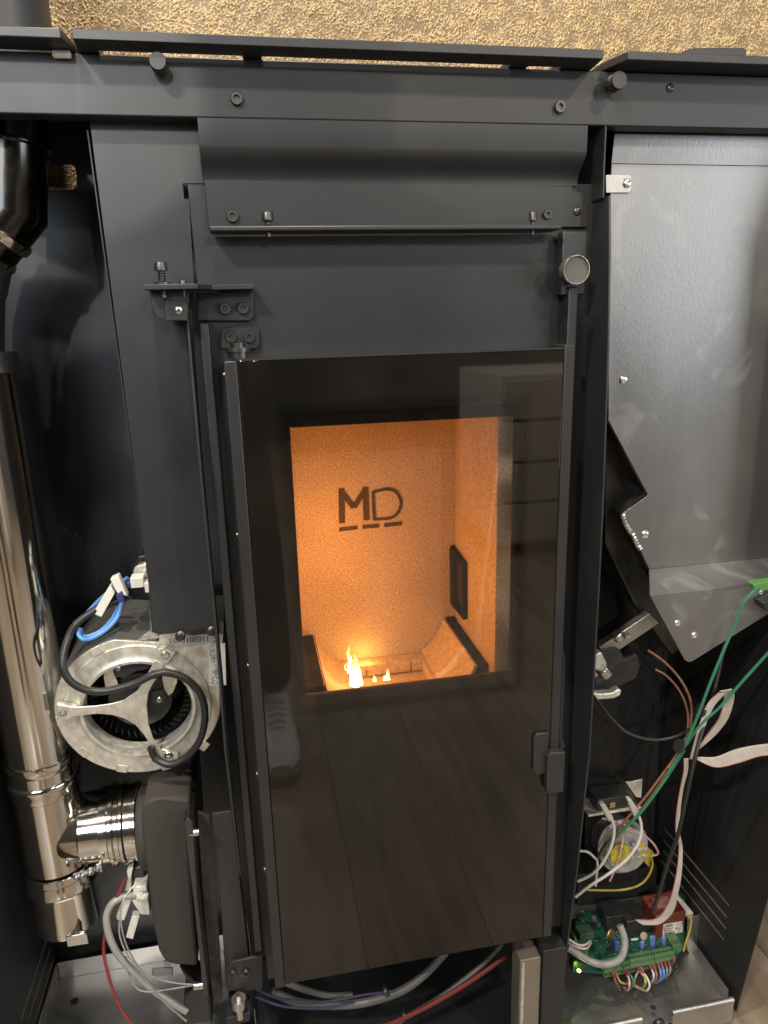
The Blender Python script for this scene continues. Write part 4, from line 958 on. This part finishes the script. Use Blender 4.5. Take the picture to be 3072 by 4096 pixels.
for u, v, lb in ((850, 1455, 'black cable tie round the wide grey hose under the door'), (972, 1612, 'black cable tie round the red wire and grey hose under the door')):
    P = at(ZE[0] + u * ZE[2], ZE[1] + v * ZE[2], .035); tag(MB().lathe(P - V((.003, 0, -.002)), (.9, .1, .45), [(0, pxm(22, P)), (.004, pxm(22, P))], 16).build('cable_tie', BLKPL), lb, 'cable tie')

# ---------------------------------------------------------------- right side: thermostat, pressure switch, wires
ther = thing('safety_thermostat', 'black two terminal safety thermostat on a pale mounting strip, right of the door', 'thermostat', tuple(at(2460, 3230, .08)))
zf_ = lambda u, v: (ZF[0] + u * ZF[2], ZF[1] + v * ZF[2])
YT = .06
def pF(pts, Y): return flatY([at(*zf_(u, v), Y) for u, v in pts], Y)
MB().prism(pF([(360, 625), (790, 575), (885, 650), (895, 730), (460, 792), (365, 770)], YT), (0, .03, 0)).build('thermostat_body', BLKPL, ther, .002)
MB().prism(pF([(275, 500), (760, 440), (860, 590), (800, 600), (440, 640), (280, 660)], YT + .032), (0, .03, 0)).build('thermostat_shroud', BLKPL, ther, .002)
MB().prism(pF([(265, 812), (925, 714), (905, 742), (262, 840)], YT - .003), (0, .035, 0)).build('mounting_strip', ZINC, ther, .0005)
MB().prism(pF([(640, 410), (800, 395), (940, 366), (926, 600), (862, 592), (800, 510), (650, 480)], YT + .045), (0, .0015, 0)).build('fixing_plate', ZINC, ther, .0005)
MB().prism(pF([(532, 672), (600, 655), (598, 716), (530, 732)], YT - .0015), (0, .001, 0)).build('brass_tab', BRASS, ther, .0003)
for u, v in ((700, 562), (485, 598)): MB().lathe(at(*zf_(u, v), YT + .012), (0, -.4, 1), [(0, .004), (.003, .004), (.0035, .001)], 14).build('terminal_screw', BRIGHT, ther)
SLV = mat('grey_sleeve', (.36, .34, .30), .45, 0, .05, 60)
block('spade_sleeve', 'left grey spade sleeve plugged into the safety thermostat', [(410, 690), (470, 675), (570, 835), (585, 870), (520, 905)], YT - .02, .009, SLV, ZF, 'connector', .0015, 'spade sleeves on the thermostat')
block('spade_sleeve', 'right grey spade sleeve plugged into the safety thermostat', [(755, 625), (800, 618), (905, 770), (915, 850), (850, 865), (800, 760)], YT - .02, .009, SLV, ZF, 'connector', .0015, 'spade sleeves on the thermostat')
wire('white_wire', 'white wire curving down from the left spade sleeve of the thermostat', [(548, 860), (582, 960), (575, 1100), (530, 1250), (430, 1430), (300, 1560), (130, 1645)], [.042, .05, .07], 6, W_WHITE, 'wire', 'white wires beside the right flange', ZF)
wire('white_wire', 'long white wire curving down from the right spade sleeve of the thermostat', [(885, 800), (922, 930), (915, 1080), (850, 1230), (720, 1390), (500, 1560), (280, 1700), (100, 1840)], [.042, .04, .06], 6, W_WHITE, 'wire', 'white wires beside the right flange', ZF)
wire('white_wire', 'short white wire emerging behind the flange left of the pressure switch', [(150, 1262), (250, 1276), (330, 1340), (375, 1420), (350, 1700)], .09, 5, W_WHITE, 'wire', 'white wires beside the right flange', ZF)
psw = thing('pressure_switch', 'round clear plastic air pressure switch with a yellow centre, low on the right', 'pressure switch', tuple(at(*zf_(680, 1400), .13)))
pc = at(*zf_(680, 1190), .125); rp_ = pxm(102, pc)
MB().lathe(pc, (0, -1, .25), [(-.03, rp_ * .9), (-.006, rp_ * .98), (0, rp_ * 1.05), (.004, rp_ * 1.05), (.006, rp_ * .9), (.016, rp_ * .85), (.018, rp_ * .5), (.018, .001)], 40).build('switch_body', CLEARP, psw)
yc = at(*zf_(645, 1290), .10); MB().lathe(yc, (0, -1, .2), [(0, pxm(44, yc)), (.005, pxm(44, yc)), (.006, pxm(38, yc)), (.006, .001)], 32).build('yellow_cap', YELP, psw)
o = yc + V((0, -.0066, .001)); MB().obox(o - V((.004, 0, .012)), (.008, 0, 0), (0, -.003, 0), (0, 0, .024)).build('cap_grip', YELP, psw, .001)
mb = MB()
for k in range(7): mb.box(pc.x + .004 + (k % 3) * .010, pc.x + .012 + (k % 3) * .010, pc.y - .022, pc.y - .016, pc.z - .012 + (k // 3) * .012, pc.z - .005 + (k // 3) * .012)
mb.build('switch_detail', CLEARP, psw, .001)
block('wire_connector', 'folded yellow spade sleeve right of the pressure switch', [(900, 1160), (1090, 1290), (1060, 1340), (1030, 1480), (900, 1330)], .105, .006, YELP, ZF)
wire('pink_wire', 'pink wire arching over the pressure switch to the yellow sleeve', [(430, 855), (550, 880), (700, 930), (850, 1010), (980, 1085), (1080, 1180), (1135, 1290), (1070, 1325)], [.09, .075, .09], 4, W_PINK, 'wire', 'pink wires by the pressure switch', ZF)
wire('pink_wire', 'pink wire hanging straight down over the yellow cap', [(690, 1050), (685, 1170), (650, 1320), (590, 1500), (530, 1640)], [.09, .08, .1], 4, W_PINK, 'wire', 'pink wires by the pressure switch', ZF)
wire('yellow_wire', 'yellow wire sweeping left along the dark shelf above the board', [(1050, 1330), (1062, 1450), (1000, 1600), (880, 1700), (700, 1748), (500, 1757), (250, 1752)], [.10, .11], 4.2, W_YEL, 'wire', None, ZF)
wire('brown_wire', 'left brown wire running diagonally down to the pressure switch', [(1420, -10), (1200, 290), (1000, 560), (870, 715), (760, 840), (640, 985), (520, 1125), (410, 1270), (360, 1420)], [.03, .05, .10], 5, W_BROWN, 'wire', 'brown wires of the diagonal bundle', ZF)
wire('brown_wire', 'right brown wire of the diagonal bundle, next to the green one', [(1440, 0), (1240, 300), (1060, 570), (920, 750), (800, 880), (680, 1010), (560, 1150), (430, 1290)], [.025, .045, .095], 5, W_BROWN, 'wire', 'brown wires of the diagonal bundle', ZF)
wire('green_wire', 'green wire of the diagonal bundle running down to the pressure switch', [(1462, 0), (1250, 330), (1050, 610), (900, 800), (750, 950), (600, 1090), (480, 1200), (400, 1340)], [.02, .04, .09], 6, W_GREEN, 'wire', None, ZF)
wire('green_wire', 'green wire leaving the green plug under the hopper', [(1600, 480), (1500, 590), (1440, 740), (1370, 900), (1280, 1120), (1200, 1330), (1120, 1510), (1010, 1690)], [-.03, -.01, .02], 6.5, W_GREEN, 'wire', 'green wires under the hopper', ZB_)
wire('green_wire', 'lower green wire coming from the right edge across the ribbon loop', [(1760, 810), (1659, 915), (1500, 1090), (1350, 1260), (1220, 1380), (1130, 1510)], [-.04, 0, .02], 6.5, W_GREEN, 'wire', 'green wires under the hopper', ZB_)
gp = block('green_plug', 'green screw plug on the hopper lower plate at the right edge', [(1565, 470), (1700, 445), (1700, 500), (1600, 512), (1570, 500)], -.03, .012, mat('plug_green', (.07, .19, .05), .45), ZB_)
block('black_sensor', 'small black sensor clip below the green plug on the hopper', [(1620, 590), (1720, 540), (1720, 650), (1650, 640)], -.02, .014, BLKPL, ZB_, 'sensor')
wire('brown_wire', 'upper brown wire arching from the auger motor to the bundle', [(880, 895), (980, 965), (1080, 1070), (1150, 1200), (1163, 1330), (1125, 1500), (1010, 1660)], [.09, .06, .03], 5, W_BROWN, 'wire', 'brown wires from the auger motor', ZB_)
wire('brown_wire', 'lower brown wire arching from the auger motor to the bundle', [(930, 1020), (1000, 1060), (1080, 1150), (1130, 1260), (1140, 1380), (1105, 1530)], [.09, .07, .035], 4.5, W_BROWN, 'wire', 'brown wires from the auger motor', ZB_)
wire('black_wire', 'black wire sagging from behind the right flange to the bundle', [(535, 1190), (640, 1330), (750, 1430), (900, 1475), (1040, 1462), (1155, 1405)], [.08, .05, .03], 6, W_BLACK, 'wire', 'black wires on the right', ZB_)
wire('black_wire', 'long black cable dropping from the hopper to the circuit board', [(1390, 810), (1300, 1200), (1220, 1460), (1170, 1659), (1110, 1940), (1070, 2110), (1000, 2310), (940, 2510), (905, 2590)], [.04, .0, .02, .06], 8, W_BLACK, 'wire', 'black wires on the right', ZB_)
for u, v, lb in ((1130, 1540, 'black cable tie holding the green and brown bundle together'), (1265, 1312, 'black cable tie where the ribbon loop meets the black cable')):
    P = at(ZB_[0] + u * ZB_[2], ZB_[1] + v * ZB_[2], .015); tag(MB().lathe(P - V((.012, 0, -.008)), (.8, 0, -.5), [(0, .0095), (.003, .0095)], 12).build('cable_tie', BLKPL), lb, 'cable tie')
# ribbon cable
rib = thing('ribbon_cable', 'flat pale ribbon cable with a red edge, looping and dropping to the circuit board', 'ribbon cable', tuple(at(2780, 2900, .02)))
def ribbon(L, R, Y, z):
    def q(pts): return spline([at(z[0] + u * z[2], z[1] + v * z[2], Y[0] + (Y[1] - Y[0]) * i / (len(pts) - 1)) for i, (u, v) in enumerate(pts)], 6)
    l, r = q(L), q(R)
    # ridged: twelve conductors side by side
    n = 10
    for_ = MB().strip(l, r, .0008)
    o = for_.build('ribbon_length', W_RIB, rib)
    mb = MB()
    for j in range(1, n): mb.tube([a + (c - a) * (j / n) for a, c in zip(l, r)], .0006, 5)
    mb.build('conductor_ridges', W_RIB, o)
    MB().tube([a + (c - a) * .97 for a, c in zip(l, r)] if z is ZB_ and Y[0] < -.03 else [a + (c - a) * .03 for a, c in zip(l, r)], .0006, 6).build('red_edge', W_RIBR, o)
ribbon([(1720, 1500), (1600, 1510), (1450, 1540), (1320, 1588), (1200, 1588)], [(1720, 1575), (1600, 1585), (1460, 1630), (1320, 1655), (1195, 1604)], (-.035, .012), ZB_)
ribbon([(1150, 1600), (1205, 1400), (1262, 1250), (1335, 1172)], [(1182, 1600), (1245, 1400), (1305, 1262), (1375, 1178)], (.02, .0), ZB_)
ribbon([(1345, 1163), (1372, 1195), (1345, 1330), (1275, 1430), (1190, 1540)], [(1425, 1148), (1442, 1195), (1405, 1330), (1325, 1440), (1215, 1535)], (.0, .022), ZB_)
ribbon([(1112, -60), (1112, 20), (1090, 130), (1064, 300), (1060, 410), (1080, 500), (1070, 650), (1040, 800), (1000, 900), (930, 980), (800, 985)], [(1145, -60), (1140, 20), (1112, 130), (1092, 280), (1088, 410), (1106, 520), (1100, 680), (1080, 800), (1045, 930), (960, 1010), (850, 1018)], (.02, .055), ZC)

# ---------------------------------------------------------------- control board
brd = thing('circuit_board', 'green control circuit board with red transformer and green terminal row, lower right', 'circuit board', tuple(at(2520, 3800, .08)))
zg = lambda u, v: (ZG[0] + u * ZG[2], ZG[1] + v * ZG[2])
PB = at(2520, 3640, .135); NB = V((0, -math.sin(math.radians(14)), math.cos(math.radians(14))))
def bd(u, v, h=0): return atp(*zg(u, v), PB, NB) + NB * h
BP = [bd(*p) for p in ((205, 430), (1412, 195), (1402, 800), (1310, 900), (480, 1080), (205, 1060))]
board = MB().prism(BP, -NB * .0016).build('board', PCB, brd)
def comp(pts, h, m, name, bev=.0006): return MB().prism([bd(*p) for p in pts], NB * h).build(name, m, brd, bev)
def standing(pts, d, m, name, bev=.0008):
    """an upright box: pts = front face pixels, lower left first, foot on the board"""
    y = bd(*pts[0]).y; fr = flatY([at(*zg(u, v), y) for u, v in pts], y)
    return MB().prism(fr, (0, d, 0)).build(name, m, brd, bev)
tf = standing([(1080, 705), (1392, 655), (1425, 402), (1085, 456)], .042, TRAFO, 'transformer', .0015)
y = bd(1080, 705).y
tp = [at(*zg(*p), y) for p in ((1085, 456), (1425, 402))]; cx = (tp[0] + tp[1]) / 2
MB().box(cx.x - .016, cx.x + .012, y + .012, y + .030, cx.z - .004, cx.z + .0045).build('transformer_core', mat('resin_top', (.20, .10, .08), .35), tf, .001)
sk = MB().prism(flatY([at(*zg(*p), y - .0006) for p in ((1172, 548), (1386, 512), (1384, 632), (1160, 678))], y - .0006), (0, .0004, 0)).build('rating_label', STICK, tf)
e_ = (at(*zg(1386, 512), y) - at(*zg(1172, 548), y)).normalized()
decal('C E', .0075, at(*zg(1318, 560), y - .0009), EX, EZ, sk)
decal('RU', .0065, at(*zg(1300, 608), y - .0009), EX, EZ, sk)
mb = MB()
for k, (u, v, wdt) in enumerate(((1185, 580, .014), (1205, 562, .010), (1178, 604, .015), (1178, 622, .013), (1180, 640, .016), (1178, 655, .012), (1230, 650, .011))):
    mb.obox(at(*zg(u, v), y - .0009), (wdt, 0, 0), (0, .0002, 0), (0, 0, .0010))
mb.build('label_lines', INK, sk)
standing([(1430, 480), (1500, 470), (1505, 420), (1380, 280), (1330, 270)], .012, NYLON, 'standoff_clip')
standing([(540, 640), (760, 600), (770, 440), (545, 470)], .035, BLKPL, 'relay', .0012)
standing([(770, 700), (985, 660), (990, 480), (770, 520)], .040, BLKPL, 'heat_sink', .0012)
mb = MB()
y = bd(770, 712).y - .002
for a, c in (((805, 778), (870, 720)), ((905, 770), (840, 720)), ((857, 780), (855, 705)), ((812, 715), (905, 712)), ((815, 745), (900, 745))):
    p0, p1 = at(*zg(*a), y), at(*zg(*c), y); mb.tube([p0, p1], .0017, 6)
mb.build('heat_sink_fin', NYLON, brd)
P = at(*zg(945, 672), y - .002); MB().lathe(P, (.3, -1, .3), [(0, .006), (.003, .006), (.0035, .004)], 20).build('ceramic_disc', mat('ceramic_tan', (.50, .40, .28), .5), brd)
standing([(700, 456), (770, 440), (752, 350), (655, 372)], .008, NYLON, 'board_plug')
for pts in (((922, 850), (958, 845), (965, 742), (925, 748)), ((1032, 826), (1078, 818), (1086, 680), (1030, 690)), ((1160, 798), (1196, 790), (1204, 690), (1160, 696))):
    standing(list(pts), .004, VARI, 'varistor', .0012)
standing([(640, 860), (690, 850), (690, 740), (640, 750)], .012, mat('capacitor_blue', (.05, .09, .22), .4), 'film_capacitor')
o = standing([(1280, 856), (1390, 838), (1385, 765), (1275, 785)], .022, TERM, 'terminal_block')
# the long terminal row along the front: four blocks with openings
yb0 = bd(900, 985).y - .012
def trow(u, vb): return at(*zg(u, vb), yb0)
edges = [(515, 1150, 1052), (636, 1122, 1030), (722, 1103, 1012), (806, 1084, 994), (1082, 1020, 935), (1310, 966, 884)]
z0 = sum(trow(u, b).z for u, b, t in edges) / 6; z1 = sum(trow(u, t).z for u, b, t in edges) / 6
npole = [3, 2, 2, 8, 7]
for (a, c), n in zip(zip(edges, edges[1:]), npole):
    x0, x1 = trow(a[0], a[1]).x + .0004, trow(c[0], c[1]).x - .0004
    tb_ = MB().box(x0, x1, yb0, yb0 + .012, z0, z1 - .004).add(*(lambda m: (m.v, m.f))(MB().box(x0, x1, yb0 + .004, yb0 + .016, z1 - .0039, z1 + .002))).build('terminal_block', TERM, brd, .0006)
    mb = MB()
    for k in range(n):
        xx = x0 + (k + .5) * (x1 - x0) / n
        mb.box(xx - .0016, xx + .0016, yb0 - .0003, yb0 + .001, z0 + .004, z0 + .008)
        mb.lathe((xx, yb0 + .009, z1 + .002), (0, 0, 1), [(0, .0016), (.0003, .0016)], 10)
    mb.build('terminal_openings', INK, tb_)
standing([(200, 1045), (250, 1060), (345, 1030), (345, 800), (250, 800), (190, 660)], .014, TERM, 'terminal_block', .001)
standing([(245, 740), (410, 700), (410, 640), (250, 660)], .018, mat('dark_terminal', (.05, .10, .05), .45), 'terminal_block')
CHIP = mat('chip_black', (.015, .015, .016), .35); TIN = mat('solder_tin', (.62, .62, .60), .3, .8)
for pts in (((335, 545), (425, 530), (430, 600), (340, 612)), ((540, 810), (630, 795), (635, 860), (545, 880)), ((480, 410), (550, 395), (550, 440), (480, 450)), ((430, 700), (470, 690), (490, 730), (450, 745))): comp(pts, .003, CHIP, 'chip')
q = bd(240, 486); MB().lathe(q, NB, [(0, .0055), (.006, .0055), (.0065, .004)], 18).build('coin_capacitor', CHIP, brd)
q = bd(400, 490); MB().lathe(q, NB, [(0, .004), (.005, .004)], 14).build('crystal', TIN, brd)
q = bd(568, 690); MB().lathe(q + NB * .008, (.5, -1, .2), [(0, .009), (.002, .009), (.003, .008)], 20).build('toroid', BRASS, brd)
mb = MB(); mt = MB()
for k in range(150):
    u, v = random.uniform(230, 700), random.uniform(400, 1000)
    if v > 1010 - (u - 230) * .1 or (520 < u and v < 640): continue
    o = bd(u, v); s = random.uniform(.0006, .0016); a_ = EX * s * 2 if random.random() < .5 else EX * s
    (mb if random.random() < .5 else mt).obox(o, a_, (EX.cross(NB)) * -s * 1.3, NB * .0012)
for k in range(60):
    u, v = random.uniform(760, 1240), random.uniform(700, 900)
    o = bd(u, v); s = random.uniform(.0006, .0014); (mb if random.random() < .4 else mt).obox(o, EX * s * 1.6, (EX.cross(NB)) * -s, NB * .001)
o1 = mb.build('surface_chips', CHIP, brd); o1['kind'] = 'stuff'
o2 = mt.build('surface_solder', TIN, brd); o2['kind'] = 'stuff'
# sheet bracket behind the board
mb = MB(); bk = [atp(*zg(u, v), PB, NB) + V((0, .012, 0)) for u, v in ((195, 440), (1240, 235))]
bp_ = MB().prism([bk[0] - V((0, 0, .02)), bk[1] - V((0, 0, .02)), bk[1] + V((0, 0, .012)), bk[0] + V((0, 0, .020))], (0, .0015, 0)).build('board_bracket', DKSTEEL, S, .0004)
MB().prism(flatY([at(*zg(*p), .15) for p in ((1200, 190), (1290, 165), (1495, 85), (1497, 160), (1510, 230), (1480, 290), (1420, 280), (1300, 250))], .15), (0, .0015, 0)).build('board_bracket', DKSTEEL, S, .0005)
MB().prism(flatY([at(*zg(*p), .10) for p in ((1440, 480), (1640, 420), (1660, 480), (1610, 1000), (1560, 1000), (1430, 820))], .10), (0, .0015, 0)).build('bracket_side', GALV, S, .0005)
sh = MB().prism(flatY([at(*zf_(*p), .15) for p in ((130, 1560), (560, 1540), (1120, 1450), (1110, 1800), (120, 1960))], .15), (0, .05, 0)).build('dark_shelf', INNER, S, .001)
# wires at the board
wire('grey_cable', 'thick grey sheathed cable curving up onto the circuit board', [(690, 555), (738, 690), (735, 830), (680, 935), (560, 985), (420, 975), (280, 905), (110, 800)], [.05, .02, .05], 14, W_GREY, 'cable', None, ZG, 8, None, 14)
wire('white_wire', 'white wire entering the dark green terminal at the board left end', [(110, 700), (220, 768), (300, 772), (362, 728)], [.06, .05, .07], 4.5, W_WHITE, 'wire', 'short pale wires at the board left end', ZG)
wire('pink_wire', 'pale pink wire entering the dark green terminal at the board left end', [(110, 745), (230, 802), (320, 810), (368, 752)], [.06, .05, .07], 4.5, W_PINK, 'wire', 'short pale wires at the board left end', ZG)
wire('yellow_wire', 'yellow wire hanging at the right end of the circuit board', [(1455, 440), (1478, 500), (1460, 620), (1420, 740), (1395, 840)], .05, 3.6, W_YEL, 'wire', None, ZG)
loops = [('brown_wire', W_BROWN, 'leftmost brown wire hanging from the green terminal row', [(618, 1095), (640, 1170), (690, 1270)]),
 ('yellow_wire', W_YEL, 'thin yellow wire hanging left of the pink one under the terminal row', [(650, 1100), (690, 1175), (740, 1200), (790, 1195)]),
 ('pink_wire', W_PINK, 'pink wire looping down from the green terminal row', [(752, 1085), (788, 1140), (795, 1220), (775, 1275), (735, 1240)]),
 ('green_wire', W_GREEN, 'dark green wire hanging right of the pink one under the terminal row', [(775, 1080), (825, 1135), (830, 1200), (800, 1260)]),
 ('grey_wire', W_GREY, 'thin grey wire crossing behind the yellow loop under the terminal row', [(905, 1050), (870, 1110), (840, 1200), (820, 1240)]),
 ('yellow_wire', W_YEL, 'yellow wire looping lowest under the middle of the terminal row', [(900, 1060), (955, 1120), (972, 1190), (935, 1250), (850, 1215)]),
 ('white_wire', W_WHITE, 'long white loop hanging lowest under the terminal row', [(930, 1055), (985, 1130), (1018, 1220), (985, 1276), (930, 1262), (850, 1225)]),
 ('white_wire', W_WHITE, 'short white wire right of the long white loop under the terminal row', [(1035, 1030), (1062, 1100), (1055, 1165), (1020, 1195)]),
 ('brown_wire', W_BROWN, 'brown wire between white and blue ones under the terminal row', [(1072, 1020), (1095, 1100), (1085, 1175), (1030, 1215)]),
 ('blue_wire', W_BLUE, 'left blue wire under the right part of the terminal row', [(1120, 1005), (1142, 1080), (1135, 1150), (1090, 1195)]),
 ('blue_wire', W_BLUE, 'right blue wire under the right part of the terminal row', [(1155, 998), (1176, 1070), (1165, 1135), (1110, 1185)]),
 ('grey_wire', W_GREY, 'left grey wire near the right end of the terminal row', [(1195, 990), (1212, 1050), (1200, 1110), (1150, 1150)]),
 ('grey_wire', W_GREY, 'right grey wire near the right end of the terminal row', [(1235, 980), (1248, 1035), (1235, 1090), (1180, 1140)]),
 ('black_wire', W_BLACK, 'last black wire at the right end of the terminal row', [(1285, 955), (1318, 1010), (1300, 1070), (1240, 1120)])]
FERR = mat('ferrule_red', (.16, .03, .03), .45)
for nm, m, lb, pts in loops:
    Ys = [yb0 - .002, yb0 - .018, yb0 + .006]
    o = wire(nm, lb, pts, Ys, 4.2, m, 'wire', 'wires under the terminal row', ZG)
    p0 = at(*zg(*pts[0]), yb0 - .002); p1 = at(*zg(*pts[1]), yb0 - .012); MB().tube([V((p0.x, yb0 + .001, p0.z + .003)), p0 + (p1 - p0) * .5], .0022, 8).build('ferrule', FERR, o)
ledp = at(2314, 3881, .045); MB().lathe(ledp, (0, -1, .5), [(0, .0022), (.003, .0022), (.0045, .0012), (.0048, .0002)], 12).build('green_led', LED, brd)
lamp('led_light', 'POINT', ledp + V((0, -.008, .004)), .006, (.25, 1, .05), .002)
MB().prism(flatY([at(*zg(*p), .05) for p in ((160, 1060), (175, 960), (210, 945), (335, 1000), (330, 1040), (170, 1085))], .05), (0, .012, 0)).build('led_holder', BLKPL, brd, .001)

# ---------------------------------------------------------------- seen only in the door glass: the person with the phone, and a chest of drawers
def skin_body():
    J = {}; E_ = []
    def ch(start, pts):
        prev = start
        for p, r in pts:
            i = len(vsx); vsx.append(p); rsx.append(r)
            if prev is not None: E_.append((prev, i))
            prev = i
        return prev
    vsx, rsx = [], []
    pel = ch(None, [((-.15, -1.06, .96), .135)])
    chest = ch(pel, [((-.15, -1.055, 1.10), .125), ((-.15, -1.05, 1.25), .145), ((-.15, -1.05, 1.38), .125)])
    neck = ch(chest, [((-.145, -1.04, 1.48), .052)])
    ch(neck, [((-.14, -1.00, 1.55), .075), ((-.135, -.985, 1.62), .088), ((-.135, -.99, 1.69), .070)])
    hands = []
    for sx_, hip, knee, ank, sh, el, wr in ((1, (-.06, -1.05, .90), (-.005, -1.02, .50), (.012, -1.00, .10), (.04, -1.05, 1.37), (.13, -.97, 1.12), (.070, -.83, .985)),
                                      (-1, (-.25, -1.05, .90), (-.275, -1.03, .50), (-.28, -1.01, .10), (-.34, -1.05, 1.37), (-.40, -.97, 1.12), (-.135, -.83, .955))):
        ch(pel, [(hip, .095), (tuple((a + c) / 2 for a, c in zip(hip, knee)), .082), (knee, .066), (tuple((a + c) / 2 for a, c in zip(knee, ank)), .062), (ank, .052)])
        w_ = ch(chest, [(sh, .072), (tuple((a + c) / 2 for a, c in zip(sh, el)), .056), (el, .048), (tuple((a + c) / 2 for a, c in zip(el, wr)), .040), (wr, .028)])
        px_ = wr[0] - sx_ * .030; pm_ = ch(w_, [((px_ + sx_ * .015, -.790, wr[2] + .012), .027), ((px_ + sx_ * .006, -.770, wr[2] + .010), .022)])
        for f_ in range(4):
            zz_ = wr[2] + .040 - f_ * .019; ln = (.9, 1.0, .95, .75)[f_]
            ch(pm_, [((px_ + sx_ * .004, -.762, zz_), .0088), ((px_ - sx_ * .012 * ln, -.750, zz_ + .002), .0082), ((px_ - sx_ * .030 * ln, -.7465, zz_ + .003), .0072)])
        ch(w_, [((px_ + sx_ * .020, -.800, wr[2] + .040), .012), ((px_ + sx_ * .004, -.785, wr[2] + .062), .010), ((px_ - sx_ * .014, -.778, wr[2] + .074), .009)])
    me = bpy.data.meshes.new('person'); me.from_pydata(vsx, E_, []); o = bpy.data.objects.new('person', me); COL.objects.link(o)
    sk_ = o.modifiers.new('s', 'SKIN'); sd = o.modifiers.new('d', 'SUBSURF'); sd.levels = sd.render_levels = 2
    for d_, r in zip(me.skin_vertices[0].data, rsx): d_.radius = (r, r)
    me.skin_vertices[0].data[0].use_root = True
    dg = bpy.context.evaluated_depsgraph_get(); m2 = bpy.data.meshes.new_from_object(o.evaluated_get(dg)); bpy.data.objects.remove(o)
    m2.name = 'person'; m2.materials.clear()
    for m in (CLOTH, SKIN, TROUS): m2.materials.append(m)
    for p in m2.polygons:
        c = p.center; p.use_smooth = True
        p.material_index = 1 if (c.z > 1.47 or c.y > -.835) else (2 if c.z < .93 else 0)
    return m2
CLOTH = mat('dark_hoodie', (.022, .022, .024), .85, 0, .2, 30, .3, 700); TROUS = mat('black_trousers', (.012, .012, .013), .8, 0, .2, 30)
SKIN = mat('skin', (.42, .25, .17), .5, 0, .08, 30); HAIR = mat('dark_hair', (.03, .02, .014), .6, 0, .3, 200)
SHOE = mat('white_leather', (.88, .87, .85), .5, 0, .06, 50); SOLE = mat('shoe_sole', (.34, .33, .31), .6)
per = tag(link('person', skin_body()), 'person in black trousers and white sneakers reflected at the left of the door glass', 'person')
for sx_ in (-1, 1):
    MB().lathe((-.135 + sx_ * .031, -.907, 1.625), (0, 1, 0), [(0, .012), (.004, .009), (.006, .001)], 12).build('eye', INK, per)
    MB().lathe((-.135 + sx_ * .088, -.99, 1.60), (sx_, 0, 0), [(-.005, .026), (.006, .024), (.012, .010)], 14).build('ear', SKIN, per)
MB().tube([(-.135, -.905, 1.63), (-.135, -.892, 1.60), (-.135, -.90, 1.585)], [.007, .013, .009], 10).build('nose', SKIN, per)
MB().tube([(-.158, -.910, 1.558), (-.135, -.904, 1.555), (-.112, -.910, 1.558)], [.003, .006, .003], 8).build('mouth', mat('lips', (.35, .13, .11), .5), per)
MB().lathe((-.135, -1.015, 1.60), (0, -.12, 1), [(0, .088), (.05, .100), (.10, .088), (.13, .055), (.145, .005)], 28).build('hair', HAIR, per)
def sneaker(cx_, cy):
    sec = [(0, .030, .062), (.02, .038, .088), (.07, .040, .095), (.11, .040, .082), (.16, .046, .062), (.21, .049, .050), (.255, .044, .040), (.28, .026, .028)]
    mb = MB(); n = 16; vs = []; fs = []
    for (y, hw, hh) in sec:
        for j in range(n):
            q = 2 * math.pi * j / n; vs.append((cx_ + hw * math.cos(q), cy + y, .026 + hh * .5 + hh * .5 * math.sin(q)))
    for i in range(len(sec) - 1):
        for j in range(n): k = (j + 1) % n; fs.append((i * n + j, i * n + k, (i + 1) * n + k, (i + 1) * n + j))
    fs.append(tuple(range(n))); fs.append(tuple((len(sec) - 1) * n + j for j in range(n)))
    mb.add(vs, fs); o = mb.build('sneaker', SHOE, per)
    L = [V((cx_ + s_[1] * 1.04, cy + s_[0] * 1.02 - .003, .002)) for s_ in sec]; R = [V((cx_ - s_[1] * 1.04, cy + s_[0] * 1.02 - .003, .002)) for s_ in sec]
    MB().prism(L + R[::-1], (0, 0, .028)).build('sole', SOLE, o, .006)
    mb = MB()
    for k in range(5): y = cy + .10 + k * .018; z = .030 + .092 - k * .008; mb.tube([(cx_ - .022, y, z - .010), (cx_, y, z), (cx_ + .022, y, z - .010)], .0028, 6)
    mb.build('lace', SHOE, o)
sneaker(.012, -1.03); sneaker(-.285, -1.04)
ph = MB().obox(CP - FW * .013 + RT * -.064 + DN * -.014, RT * .078, DN * .160, -FW * .008).build('phone', BLKPL, None, .003)
tag(ph, 'black phone held up in both hands in front of the stove', 'phone')
CHEST = mat('pale_lacquer', (.55, .53, .49), .5, 0, .04, 20)
chs = thing('chest_of_drawers', 'pale chest of drawers reflected at the right edge of the door glass', 'chest', (1.4, -2.35, 0))
MB().box(1.02, 1.85, -2.75, -2.152, .05, .78).build('chest_body', CHEST, chs, .004)
for k in range(4):
    d_ = MB().box(1.03, 1.84, -2.15, -2.130, .075 + k * .175, .075 + k * .175 + .160).build('drawer', CHEST, chs, .003)
    MB().tube([(1.36, -2.118, .17 + k * .175), (1.50, -2.118, .17 + k * .175)], .006, 8).build('handle', BRIGHT, d_)
